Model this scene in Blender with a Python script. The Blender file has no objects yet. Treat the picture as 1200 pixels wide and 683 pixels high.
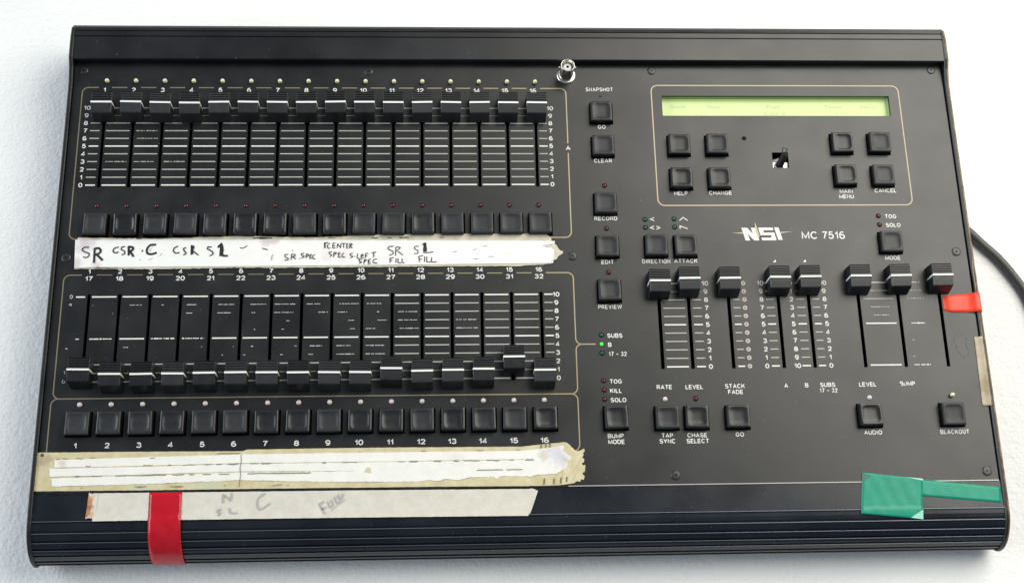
import bpy, math, random
from mathutils import Matrix, Vector
random.seed(7)
MM = 0.001
scene = bpy.context.scene
col = scene.collection

# ---------------------------------------------------------------- camera, world, lights, exposure
CAM_POS = (243.02, -332.71, 778.77)
CAM_ROT = [[0.998602, 0.006028, -0.052512], [-0.022266, 0.949002, -0.314483], [0.047938, 0.315213, 0.94781]]
TABLE_Z = -33.0
cd = bpy.data.cameras.new('camera')
cam = bpy.data.objects.new('camera', cd)
col.objects.link(cam)
cd.sensor_width = 36.0
cd.lens = 45.0
cd.clip_start = 0.01
cd.clip_end = 20
mw = Matrix(CAM_ROT).to_4x4()
mw.translation = Vector(CAM_POS) * MM
cam.matrix_world = mw
scene.camera = cam

world = bpy.data.worlds.new('World')
scene.world = world
world.use_nodes = True
bg = world.node_tree.nodes['Background']
bg.inputs[0].default_value = (0.74, 0.86, 1.0, 1)
bg.inputs[1].default_value = 0.235

def area(name, loc, target, sx, sy, power, color):
    ld = bpy.data.lights.new(name, 'AREA')
    ld.shape = 'RECTANGLE'
    ld.size = sx * MM
    ld.size_y = sy * MM
    ld.energy = power
    ld.color = color
    o = bpy.data.objects.new(name, ld)
    o.location = Vector(loc) * MM
    d = (Vector(target) - Vector(loc))
    o.rotation_euler = d.to_track_quat('-Z', 'Y').to_euler()
    col.objects.link(o)
    return o
area('window_light', (1160, 500, 980), (540, 0, 0), 1350, 1200, 28.0, (1.0, 0.96, 0.86))
area('back_window_light', (-300, 3000, 1300), (250, 0, 0), 4600, 1500, 4.0, (1.0, 0.97, 0.91))
area('side_fill_light', (-2600, 300, 1300), (0, -50, 0), 3000, 1300, 90.0, (0.88, 0.95, 1.0))  # added fill from the left, lifts the shadow beside the desk

scene.view_settings.view_transform = 'Standard'
scene.view_settings.look = 'None'
scene.view_settings.exposure = 0.0
scene.view_settings.gamma = 1.0
scene.view_settings.use_curve_mapping = False
scene.render.engine = 'CYCLES'

# ---------------------------------------------------------------- materials
def mat(name, color, rough=0.5, spec=0.5, metal=0.0, emis=None, estr=0.0):
    m = bpy.data.materials.new(name)
    m.use_nodes = True
    b = m.node_tree.nodes['Principled BSDF']
    b.inputs['Base Color'].default_value = (*color, 1)
    b.inputs['Roughness'].default_value = rough
    b.inputs['Specular IOR Level'].default_value = spec
    b.inputs['Metallic'].default_value = metal
    if emis:
        b.inputs['Emission Color'].default_value = (*emis, 1)
        b.inputs['Emission Strength'].default_value = estr
    return m

def nd(m, t, **kw):
    n = m.node_tree.nodes.new(t)
    for k, v in kw.items():
        if k in n.inputs.keys():
            n.inputs[k].default_value = v
        else:
            setattr(n, k, v)
    return n
def lk(m, a, b): m.node_tree.links.new(a, b)
def world_coords(m, scale=(1, 1, 1)):
    g = nd(m, 'ShaderNodeNewGeometry')
    mp = nd(m, 'ShaderNodeMapping')
    mp.inputs['Scale'].default_value = scale
    lk(m, g.outputs['Position'], mp.inputs['Vector'])
    return mp.outputs['Vector']
def noise(m, vec, scale, detail=3, rough=0.5):
    n = nd(m, 'ShaderNodeTexNoise')
    n.inputs['Scale'].default_value = scale
    n.inputs['Detail'].default_value = detail
    n.inputs['Roughness'].default_value = rough
    lk(m, vec, n.inputs['Vector'])
    return n.outputs['Fac']
def ramp(m, fac, stops):
    r = nd(m, 'ShaderNodeValToRGB')
    e = r.color_ramp.elements
    e[0].position, e[0].color = stops[0][0], (*stops[0][1], 1)
    e[1].position, e[1].color = stops[1][0], (*stops[1][1], 1)
    for p, c in stops[2:]:
        x = e.new(p); x.color = (*c, 1)
    lk(m, fac, r.inputs['Fac'])
    return r.outputs['Color']
def bump(m, fac, strength, dist):
    b = nd(m, 'ShaderNodeBump')
    b.inputs['Strength'].default_value = strength
    b.inputs['Distance'].default_value = dist
    lk(m, fac, b.inputs['Height'])
    return b
def pb(m): return m.node_tree.nodes['Principled BSDF']
def mixc(m, fac, a, b):
    x = nd(m, 'ShaderNodeMix')
    x.data_type = 'RGBA'
    lk(m, fac, x.inputs[0])
    for s, v in ((6, a), (7, b)):
        if isinstance(v, tuple): x.inputs[s].default_value = (*v, 1)
        else: lk(m, v, x.inputs[s])
    return x.outputs[2]

def black_metal(name, base, rough, dust=True, grain=(900, 5000, 3000), bstr=0.25):
    m = mat(name, base, rough)
    v = world_coords(m, grain)
    n = noise(m, v, 1.0, 2)
    bp = bump(m, n, bstr, 0.00006)
    lk(m, bp.outputs[0], pb(m).inputs['Normal'])
    if dust:
        v2 = world_coords(m)
        sm = noise(m, v2, 28, 5, 0.6)        # handling smudges
        c1 = ramp(m, sm, [(0.35, base), (0.75, tuple(min(1, b * 1.6 + 0.003) for b in base))])
        sp = noise(m, v2, 900, 1, 0.4)       # dust specks
        f = ramp(m, sp, [(0.775, (0, 0, 0)), (0.80, (1, 1, 1))])
        c = mixc(m, f, c1, (0.16, 0.155, 0.14))
        lk(m, c, pb(m).inputs['Base Color'])
        sc = noise(m, world_coords(m, (30, 900, 1)), 1.0, 3, 0.7)
        f3 = ramp(m, sc, [(0.70, (0, 0, 0)), (0.78, (1, 1, 1))])
        c = mixc(m, f3, c, tuple(b * 2.2 + 0.004 for b in base))
        lk(m, c, pb(m).inputs['Base Color'])
        rr = ramp(m, sm, [(0.3, (rough - .05,) * 3), (0.75, (rough + .07,) * 3)])
        lk(m, rr, pb(m).inputs['Roughness'])
    return m
M = {}
M['panel'] = black_metal('panel_paint', (0.0045, 0.005, 0.0056), 0.37)
pb(M['panel']).inputs['Specular IOR Level'].default_value = 0.62
M['rail'] = black_metal('rail_anodised', (0.0045, 0.005, 0.0065), 0.35, bstr=0.12)
pb(M['rail']).inputs['Specular IOR Level'].default_value = 0.6
M['front'] = black_metal('front_rail_anodised', (0.0045, 0.0065, 0.011), 0.27, bstr=0.1)
pb(M['front']).inputs['Specular IOR Level'].default_value = 0.5
M['cheek'] = black_metal('cheek_plastic', (0.006, 0.0065, 0.0075), 0.42, grain=(1500, 1500, 1500), bstr=0.2)
M['inside'] = mat('dark_inside', (0.014, 0.014, 0.015), 0.9, 0.1)
M['knob'] = black_metal('knob_plastic', (0.014, 0.015, 0.017), 0.40, dust=False, grain=(2500, 2500, 2500), bstr=0.1)
M['button'] = black_metal('button_plastic', (0.014, 0.015, 0.017), 0.40, dust=False, grain=(2500, 2500, 2500), bstr=0.1)
pb(M['knob']).inputs['Specular IOR Level'].default_value = 0.55
M['skirt'] = mat('button_skirt', (0.003, 0.003, 0.004), 0.5, 0.3)
M['white_ink'] = mat('white_print', (0.80, 0.79, 0.74), 0.6)
M['dim_ink'] = mat('grey_print', (0.50, 0.50, 0.45), 0.6)
M['tan_ink'] = mat('tan_print', (0.36, 0.31, 0.20), 0.42, metal=0.75)
M['pink_ink'] = mat('pale_pink_print', (0.55, 0.48, 0.44), 0.6)
for k_ in ('knob', 'button'):
    m = M[k_]; oi = nd(m, 'ShaderNodeObjectInfo'); v = world_coords(m)
    b0 = pb(m).inputs['Base Color'].default_value[:3]
    gre = noise(m, v, 260, 4, 0.65)
    ad = nd(m, 'ShaderNodeMath', operation='ADD'); lk(m, oi.outputs['Random'], ad.inputs[0]); lk(m, gre, ad.inputs[1])
    hf = nd(m, 'ShaderNodeMath', operation='MULTIPLY'); lk(m, ad.outputs[0], hf.inputs[0]); hf.inputs[1].default_value = 0.5
    lk(m, ramp(m, hf.outputs[0], [(0.2, (0.30,)*3), (0.8, (0.56,)*3)]), pb(m).inputs['Roughness'])
    lk(m, ramp(m, hf.outputs[0], [(0.25, tuple(c*.75 for c in b0)), (0.8, tuple(c*1.5 for c in b0))]), pb(m).inputs['Base Color'])
M['red_led'] = mat('red_lens', (0.085, 0.006, 0.006), 0.22)
M['green_led'] = mat('green_lens', (0.01, 0.075, 0.05), 0.22)
M['green_lit'] = mat('green_lens_lit', (0.03, 0.4, 0.05), 0.3, emis=(0.12, 1.0, 0.12), estr=0.55)
M['white_led'] = mat('milky_lens', (0.66, 0.58, 0.55), 0.28)
M['clear_led'] = mat('clear_lens', (0.80, 0.78, 0.48), 0.08, 0.9)
M['screw'] = mat('screw_steel', (0.02, 0.02, 0.021), 0.35, 0.6)
M['nickel'] = mat('nickel', (0.78, 0.77, 0.73), 0.28, metal=1.0)
M['ptfe'] = mat('connector_insert', (0.85, 0.84, 0.80), 0.4)
M['black_plastic'] = mat('black_plastic', (0.012, 0.013, 0.014), 0.35)
M['wire'] = mat('bare_wire', (0.06, 0.055, 0.05), 0.4, metal=0.6)

# table: expanded foam
m = mat('white_foam', (0.83, 0.84, 0.85), 0.75, 0.25)
v = world_coords(m)
vo = nd(m, 'ShaderNodeTexVoronoi', feature='SMOOTH_F1')
vo.inputs['Scale'].default_value = 210
lk(m, v, vo.inputs['Vector'])
n1 = noise(m, v, 70, 4, 0.6)
n2 = noise(m, v, 420, 2, 0.5)
n3 = noise(m, world_coords(m, (60, 320, 100)), 1.0, 3, 0.6)
b1 = bump(m, vo.outputs['Distance'], 0.28, 0.0009)
b2 = bump(m, n1, 0.16, 0.0012)
b3 = bump(m, n2, 0.5, 0.0009)
b4 = bump(m, n3, 0.25, 0.0012)
lk(m, b1.outputs[0], b2.inputs['Normal']); lk(m, b2.outputs[0], b3.inputs['Normal'])
lk(m, b3.outputs[0], b4.inputs['Normal']); lk(m, b4.outputs[0], pb(m).inputs['Normal'])
lk(m, ramp(m, noise(m, v, 9, 3), [(0.3, (0.84, 0.845, 0.84)), (0.7, (0.90, 0.90, 0.89))]), pb(m).inputs['Base Color'])
M['foam'] = m

def paper(name, a, b, rough=0.6, stains=(), fib=0.25):
    """tape or paper: two tones of mottling, optional stain patches (x mm, radius mm, colour)"""
    m = mat(name, a, rough, 0.35)
    v = world_coords(m)
    c = ramp(m, noise(m, v, 130, 4, 0.65), [(0.35, a), (0.7, b)])
    g = nd(m, 'ShaderNodeNewGeometry')
    for (x, y, r, cc) in stains:
        vs = nd(m, 'ShaderNodeVectorMath', operation='DISTANCE')
        lk(m, g.outputs['Position'], vs.inputs[0]); vs.inputs[1].default_value = (x * MM, y * MM, 0)
        ad = nd(m, 'ShaderNodeMath', operation='MULTIPLY_ADD')
        lk(m, noise(m, v, 260, 4, 0.7), ad.inputs[0]); ad.inputs[1].default_value = r * MM * 1.6
        lk(m, vs.outputs['Value'], ad.inputs[2])
        f = ramp(m, ad.outputs[0], [(0.0, (1, 1, 1)), (1.0, (0, 0, 0))])
        rp = f.node.color_ramp
        mr = nd(m, 'ShaderNodeMapRange')
        lk(m, ad.outputs[0], mr.inputs[0])
        mr.inputs[1].default_value = r * MM * 1.2; mr.inputs[2].default_value = r * MM * 2.0
        mr.inputs[3].default_value = 0.85; mr.inputs[4].default_value = 0.0
        c = mixc(m, mr.outputs[0], c, cc)
    lk(m, c, pb(m).inputs['Base Color'])
    bp = bump(m, noise(m, v, 500, 3, 0.6), fib, 0.0003)
    lk(m, bp.outputs[0], pb(m).inputs['Normal'])
    return m
M['label_white'] = paper('white_label', (0.84, 0.83, 0.81), (0.88, 0.87, 0.85),
    stains=((14, -41, 7, (0.60, 0.53, 0.57)), (9, -54, 5, (0.62, 0.56, 0.58)), (22, -56, 4, (0.70, 0.60, 0.62)),
            (128, -39.5, 4, (0.62, 0.54, 0.56)), (134, -39, 3.5, (0.62, 0.54, 0.56)),
            (168, -50, 5, (0.80, 0.73, 0.72)), (178, -50, 5, (0.80, 0.73, 0.72)), (284, -49, 4, (0.80, 0.76, 0.72))))
M['cream_tape'] = paper('aged_cream_tape', (0.60, 0.55, 0.42), (0.72, 0.67, 0.54))
M['yellow_tape'] = paper('yellowed_tape', (0.56, 0.48, 0.28), (0.68, 0.62, 0.42), 0.4,
    stains=((1, -180, 5, (0.42, 0.36, 0.24)), (100, -197, 10, (0.55, 0.57, 0.40)), (60, -197, 8, (0.60, 0.58, 0.40))))
M['strip_white'] = paper('white_strip', (0.80, 0.785, 0.73), (0.86, 0.85, 0.80),
    stains=((310, -178, 7, (0.62, 0.62, 0.68)), (315, -184, 6, (0.58, 0.58, 0.63)), (303, -181, 4, (0.62, 0.57, 0.48)), (12, -182, 2.5, (0.66, 0.58, 0.50)), (250, -183, 5, (0.76, 0.73, 0.66))))
M['masking'] = paper('masking_tape', (0.62, 0.585, 0.51), (0.70, 0.67, 0.59), 0.7, fib=0.6,
    stains=((30, -208, 2.6, (0.50, 0.20, 0.08)), (31, -213, 2.2, (0.62, 0.36, 0.18)), (31, -203, 2.0, (0.65, 0.40, 0.22))))
M['rust'] = paper('burnt_edge', (0.30, 0.09, 0.03), (0.62, 0.34, 0.18))
M['tan_tape'] = paper('tan_tape', (0.42, 0.345, 0.24), (0.54, 0.46, 0.33), 0.55,
    stains=((587, -140, 6, (0.36, 0.27, 0.17)),))
M['edge_wear'] = paper('worn_brown_edge', (0.10, 0.07, 0.045), (0.38, 0.28, 0.17), 0.5)
M['red_tape'] = paper('red_vinyl_tape', (0.47, 0.007, 0.018), (0.54, 0.012, 0.026), 0.20, fib=0.12)
M['orange_tape'] = paper('orange_red_vinyl_tape', (0.80, 0.055, 0.025), (0.88, 0.08, 0.035), 0.35, fib=0.12)
M['green_tape'] = paper('green_vinyl_tape', (0.005, 0.25, 0.155), (0.009, 0.30, 0.19), 0.38, fib=0.12)
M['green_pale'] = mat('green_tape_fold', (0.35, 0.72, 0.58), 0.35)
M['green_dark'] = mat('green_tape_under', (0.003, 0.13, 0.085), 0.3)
M['marker'] = mat('black_marker', (0.012, 0.012, 0.02), 0.5)
M['faint_ink'] = mat('faint_pen', (0.45, 0.41, 0.40), 0.6)
M['old_pen'] = mat('old_pen', (0.20, 0.18, 0.15), 0.6)
M['pencil'] = mat('pencil', (0.42, 0.41, 0.39), 0.6)
M['residue'] = mat('glue_residue', (0.115, 0.115, 0.112), 0.7)
M['cable'] = black_metal('cable_rubber', (0.07, 0.07, 0.066), 0.45, dust=False, grain=(800, 800, 800))

# LCD: backlit
m = mat('lcd_backlight', (0.46, 0.54, 0.24), 0.15, 0.4, emis=(0.60, 0.83, 0.24), estr=0.24)
v = world_coords(m)
c = ramp(m, noise(m, world_coords(m, (14, 60, 1)), 1.0, 2), [(0.3, (0.50, 0.74, 0.20)), (0.7, (0.66, 0.82, 0.36))])
lk(m, c, pb(m).inputs['Emission Color'])
M['lcd'] = m
M['lcd_text'] = mat('lcd_segments', (0.27, 0.34, 0.15), 0.3, emis=(0.50, 0.68, 0.24), estr=0.24)
M['bezel'] = mat('lcd_bezel', (0.30, 0.42, 0.20), 0.25)

# ---------------------------------------------------------------- mesh helpers (all in millimetres)
class MB:
    def __init__(s): s.v = []; s.f = []; s.sm = []
    def add(s, vs, fs, smooth=False):
        o = len(s.v)
        s.v += [tuple(p) for p in vs]
        for f in fs:
            s.f.append(tuple(i + o for i in f)); s.sm.append(smooth)
        return s
    def box(s, x0, x1, y0, y1, z0, z1):
        return s.add([(x0,y0,z0),(x1,y0,z0),(x1,y1,z0),(x0,y1,z0),(x0,y0,z1),(x1,y0,z1),(x1,y1,z1),(x0,y1,z1)],
                     [(0,3,2,1),(4,5,6,7),(0,1,5,4),(1,2,6,5),(2,3,7,6),(3,0,4,7)])
    def prism(s, prof, x0, x1):
        """profile of (y, z), extruded along x"""
        n = len(prof)
        s.add([(x0, y, z) for y, z in prof] + [(x1, y, z) for y, z in prof],
              [(i, (i + 1) % n, n + (i + 1) % n, n + i) for i in range(n)])
        return s.add([(x0, y, z) for y, z in prof] + [(x1, y, z) for y, z in prof],
                     [tuple(range(n))[::-1], tuple(range(n, 2 * n))])
    def lathe(s, prof, cx=0, cy=0, n=24, smooth=True, cap0=False, cap1=False):
        """profile of (radius, z) turned about z"""
        k = len(prof)
        vs = [(cx + r * math.cos(2*math.pi*j/n), cy + r * math.sin(2*math.pi*j/n), z) for r, z in prof for j in range(n)]
        fs = [(i*n+j, i*n+(j+1)%n, (i+1)*n+(j+1)%n, (i+1)*n+j) for i in range(k-1) for j in range(n)]
        s.add(vs, fs, smooth)
        if cap0: s.add(vs[:n], [tuple(range(n))[::-1]])
        if cap1: s.add(vs[-n:], [tuple(range(n))])
        return s
    def poly(s, pts, z, t=None):
        """flat outline with optional thickness t downwards"""
        n = len(pts)
        top = [(x, y, z) for x, y in pts]
        a = sum(pts[i][0]*pts[(i+1)%n][1]-pts[(i+1)%n][0]*pts[i][1] for i in range(n))
        if a < 0: top = top[::-1]
        s.add(top, [tuple(range(n))])
        if t:
            lo = [(x, y, z - t) for x, y, _ in top]
            s.add(lo + top, [(i, (i+1)%n, n+(i+1)%n, n+i) for i in range(n)])
        return s
    def ribbon(s, pts, w, z, closed=False):
        """mitred flat line of width w"""
        n = len(pts); L = []; R = []
        for i in range(n):
            p = Vector(pts[i][:2])
            a = Vector(pts[(i-1) % n][:2]) if (i or closed) else None
            b = Vector(pts[(i+1) % n][:2]) if (i < n-1 or closed) else None
            d1 = (p - a).normalized() if a is not None else (b - p).normalized()
            d2 = (b - p).normalized() if b is not None else d1
            t = (d1 + d2)
            t = t.normalized() if t.length > 1e-4 else d1
            nn = Vector((-t.y, t.x)); c = max(0.55, nn.dot(Vector((-d1.y, d1.x))))
            o = nn * (w / 2 / c)
            L.append((p.x + o.x, p.y + o.y, z)); R.append((p.x - o.x, p.y - o.y, z))
        m_ = n if closed else n - 1
        return s.add(L + R, [(n + i, n + (i+1) % n, (i+1) % n, i) for i in range(m_)])
    def tube(s, pts, r, n=10, cap=True):
        pts = [Vector(p) for p in pts]; vs = []; up = Vector((0, 0, 1))
        for i, p in enumerate(pts):
            d = (pts[min(i+1, len(pts)-1)] - pts[max(i-1, 0)]).normalized()
            u = up if abs(d.dot(up)) < 0.95 else Vector((1, 0, 0))
            a = d.cross(u).normalized(); b = a.cross(d).normalized()
            rr = r[i] if isinstance(r, (list, tuple)) else r
            vs += [tuple(p + a*rr*math.cos(2*math.pi*j/n) + b*rr*math.sin(2*math.pi*j/n)) for j in range(n)]
        fs = [(i*n+j, i*n+(j+1)%n, (i+1)*n+(j+1)%n, (i+1)*n+j) for i in range(len(pts)-1) for j in range(n)]
        s.add(vs, fs, True)
        if cap:
            s.add(vs[:n], [tuple(range(n))[::-1]]); s.add(vs[-n:], [tuple(range(n))])
        return s
    def mesh(s, name, mt, z_jit=None):
        me = bpy.data.meshes.new(name)
        me.from_pydata([(x*MM, y*MM, z*MM) for x, y, z in s.v], [], s.f)
        for mm_ in (mt if isinstance(mt, (list, tuple)) else [mt]): me.materials.append(mm_)
        me.polygons.foreach_set('use_smooth', s.sm)
        me.update()
        return me
    def build(s, name, mt, parent=None, loc=(0, 0, 0)):
        return put(name, s.mesh(name, mt), parent, loc)

def wloc(o):
    p = Vector(o.location)
    while o.parent: o = o.parent; p += Vector(o.location)
    return p
def put(name, me, parent=None, loc=(0, 0, 0)):
    """loc is the position in the world in mm"""
    o = bpy.data.objects.new(name, me)
    col.objects.link(o)
    L = Vector(loc) * MM
    if parent is not None:
        o.parent = parent
        L -= wloc(parent)
    o.location = L
    return o
def thing(name, label, cat, loc, group=None):
    o = put(name, None, None, loc)
    o.empty_display_size = 0.02
    o['label'] = label; o['category'] = cat
    if group: o['group'] = group
    return o
def tag(o, label, cat, group=None):
    o['label'] = label; o['category'] = cat
    if group: o['group'] = group
    return o
# rows of print on the panel are recentred on their own origin so each object sits where it shows
def centred(mb, name, mt, parent):
    xs = [p[0] for p in mb.v]; ys = [p[1] for p in mb.v]; zs = [p[2] for p in mb.v]
    c = ((min(xs)+max(xs))/2, (min(ys)+max(ys))/2, min(zs))
    mb.v = [(x-c[0], y-c[1], z-c[2]) for x, y, z in mb.v]
    return mb.build(name, mt, parent, c)

_cap = {}
def text_mb(s, h, xs=1.1, bold=0.022, font_shear=0.0):
    """text outline as filled flat faces, cap height h mm, centred on 0,0"""
    key = (s, h, xs, bold)
    if key in _cap: return _cap[key]
    c = bpy.data.curves.new('text', 'FONT')
    c.body = s; c.size = 1.0; c.offset = bold; c.resolution_u = 3; c.align_x = 'LEFT'
    o = bpy.data.objects.new('text', c); col.objects.link(o)
    bpy.context.view_layer.update()
    me = bpy.data.meshes.new_from_object(o)
    vs = [tuple(v.co) for v in me.vertices]; fs = [tuple(p.vertices) for p in me.polygons]
    bpy.data.objects.remove(o); bpy.data.curves.remove(c); bpy.data.meshes.remove(me)
    if s not in ('-', '.'): 
        xa = min(v[0] for v in vs); xb = max(v[0] for v in vs)
    else: xa = xb = 0
    k = h / 0.73
    vs = [((v[0] - (xa+xb)/2) * k * xs, (v[1] - 0.365) * k, 0) for v in vs]
    _cap[key] = (vs, fs)
    return vs, fs
def add_text(mb, s, x, y, h, z=0.08, xs=1.1, bold=0.022, rot=0.0):
    vs, fs = text_mb(s, h, xs, bold)
    c, sn = math.cos(rot), math.sin(rot)
    mb.add([(x + a*c - b*sn, y + a*sn + b*c, z) for a, b, _ in vs], fs)
    return mb
# ---------------------------------------------------------------- wide grotesque lettering drawn with strokes
def _arc(cx, cy, rx, ry, a0, a1, n=8):
    return [(cx + rx*math.cos(math.radians(a0+(a1-a0)*k/n)), cy + ry*math.sin(math.radians(a0+(a1-a0)*k/n))) for k in range(n+1)]
GL = {
 'A': (.92, [[(0.02,0),(.46,1),(.90,0)], [(.2,.3),(.72,.3)]]),
 'B': (.80, [[(.0,.0),(.0,1),(.48,1)] + _arc(.48,.76,.25,.24,90,-90,6)[1:] + [(.02,.52)], [(.06,0),(.5,0)] + _arc(.52,.26,.28,.26,-90,90,6)[1:]]),
 'C': (.90, [_arc(.46,.5,.45,.5,42,318,16)]),
 'D': (.86, [[(.0,0),(.0,1),(.38,1)] + _arc(.38,.5,.45,.5,90,-90,9)[1:] + [(.06,0)]]),
 'E': (.72, [[(.70,1),(0,1),(0,0),(.72,0)], [(.06,.52),(.64,.52)]]),
 'F': (.68, [[(.68,1),(0,1),(0,0)], [(.06,.52),(.6,.52)]]),
 'G': (.94, [_arc(.46,.5,.45,.5,42,345,16) + [(.90,.46),(.54,.46)]]),
 'H': (.80, [[(0,0),(0,1)], [(.8,0),(.8,1)], [(.06,.52),(.74,.52)]]),
 'I': (.12, [[(.06,0),(.06,1)]]),
 'K': (.80, [[(0,0),(0,1)], [(.76,1),(.05,.42)], [(.28,.6),(.80,0)]]),
 'L': (.62, [[(0,1),(0,0),(.62,0)]]),
 'M': (.96, [[(0,0),(0,1),(.48,.12),(.96,1),(.96,0)]]),
 'N': (.80, [[(0,0),(0,1),(.80,0),(.80,1)]]),
 'O': (.94, [_arc(.47,.5,.47,.5,90,450,20)]),
 'P': (.74, [[(0,0),(0,1),(.46,1)] + _arc(.46,.73,.27,.27,90,-90,6)[1:] + [(.06,.46)]]),
 'R': (.80, [[(0,0),(0,1),(.48,1)] + _arc(.48,.74,.27,.26,90,-90,6)[1:] + [(.06,.48)], [(.42,.46),(.78,0)]]),
 'S': (.80, [_arc(.40,.75,.36,.25,25,180,8) + _arc(.40,.75,.36,.25,180,265,4)[1:] + _arc(.40,.26,.40,.26,80,-10,5) + _arc(.40,.26,.40,.26,-10,-160,8)[1:]]),
 'T': (.80, [[(0,1),(.8,1)], [(.4,.94),(.4,0)]]),
 'U': (.80, [[(0,1),(0,.38)] + _arc(.40,.38,.40,.38,180,360,10)[1:] + [(.8,1)]]),
 'V': (.86, [[(0,1),(.43,0),(.86,1)]]),
 'W': (1.3, [[(0,1),(.32,0),(.65,.95),(.98,0),(1.3,1)]]),
 'X': (.80, [[(0,0),(.8,1)], [(0,1),(.8,0)]]),
 'Y': (.86, [[(0,1),(.43,.42),(.86,1)], [(.43,.42),(.43,0)]]),
 '0': (.64, [_arc(.32,.5,.32,.5,90,450,18)]),
 '1': (.34, [[(.0,.72),(.16,.78),(.30,1),(.30,0)]]),
 '2': (.64, [_arc(.32,.70,.30,.30,170,-25,8) + [(.04,.0),(.64,.0)]]),
 '3': (.64, [_arc(.31,.74,.28,.26,160,-80,8) + _arc(.31,.27,.33,.27,80,-160,9)[0:]]),
 '4': (.66, [[(.66,.25),(.0,.25),(.46,1),(.46,0)]]),
 '5': (.64, [[(.58,1),(.12,1),(.06,.52)] + _arc(.31,.32,.33,.32,120,-160,10)]),
 '6': (.66, [_arc(.38,.5,.38,.5,62,180,7) + _arc(.33,.29,.33,.29,180,520,14)[1:]]),
 '7': (.62, [[(0,1),(.62,1),(.36,.5),(.22,0)]]),
 '8': (.66, [_arc(.33,.75,.27,.25,90,450,14), _arc(.33,.26,.33,.26,90,450,14)]),
 '9': (.66, [_arc(.32,.5,.34,.5,-130,0,7) + _arc(.33,.69,.33,.31,0,340,14)[1:]]),
 '–': (.62, [[(0,.44),(.62,.44)]]), '-': (.4, [[(0,.44),(.4,.44)]]), ' ': (.16, []),
}
def stroke_text(mb, s, x, y, h, z=0.08, xs=1.0, w=0.185, gap=0.27):
    tot = sum(GL[c][0] for c in s) * xs + gap * (len(s) - 1)
    cx = -tot / 2
    k = 0
    for c in s:
        gw, strokes = GL[c]
        for st in strokes:
            e = w * 0.5
            pts = []
            for (a, b) in st: pts.append((x + (cx + a*xs) * h, y + (e + b*(1-2*e) - .5) * h))
            closed = len(pts) > 9 and abs(pts[0][0]-pts[-1][0]) < 1e-6 and abs(pts[0][1]-pts[-1][1]) < 1e-6
            if closed: pts = pts[:-1]
            mb.ribbon(pts, w*h, z + 0.006*(k % 4), closed=closed); k += 1
        cx += gw*xs + gap
    return mb

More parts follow.
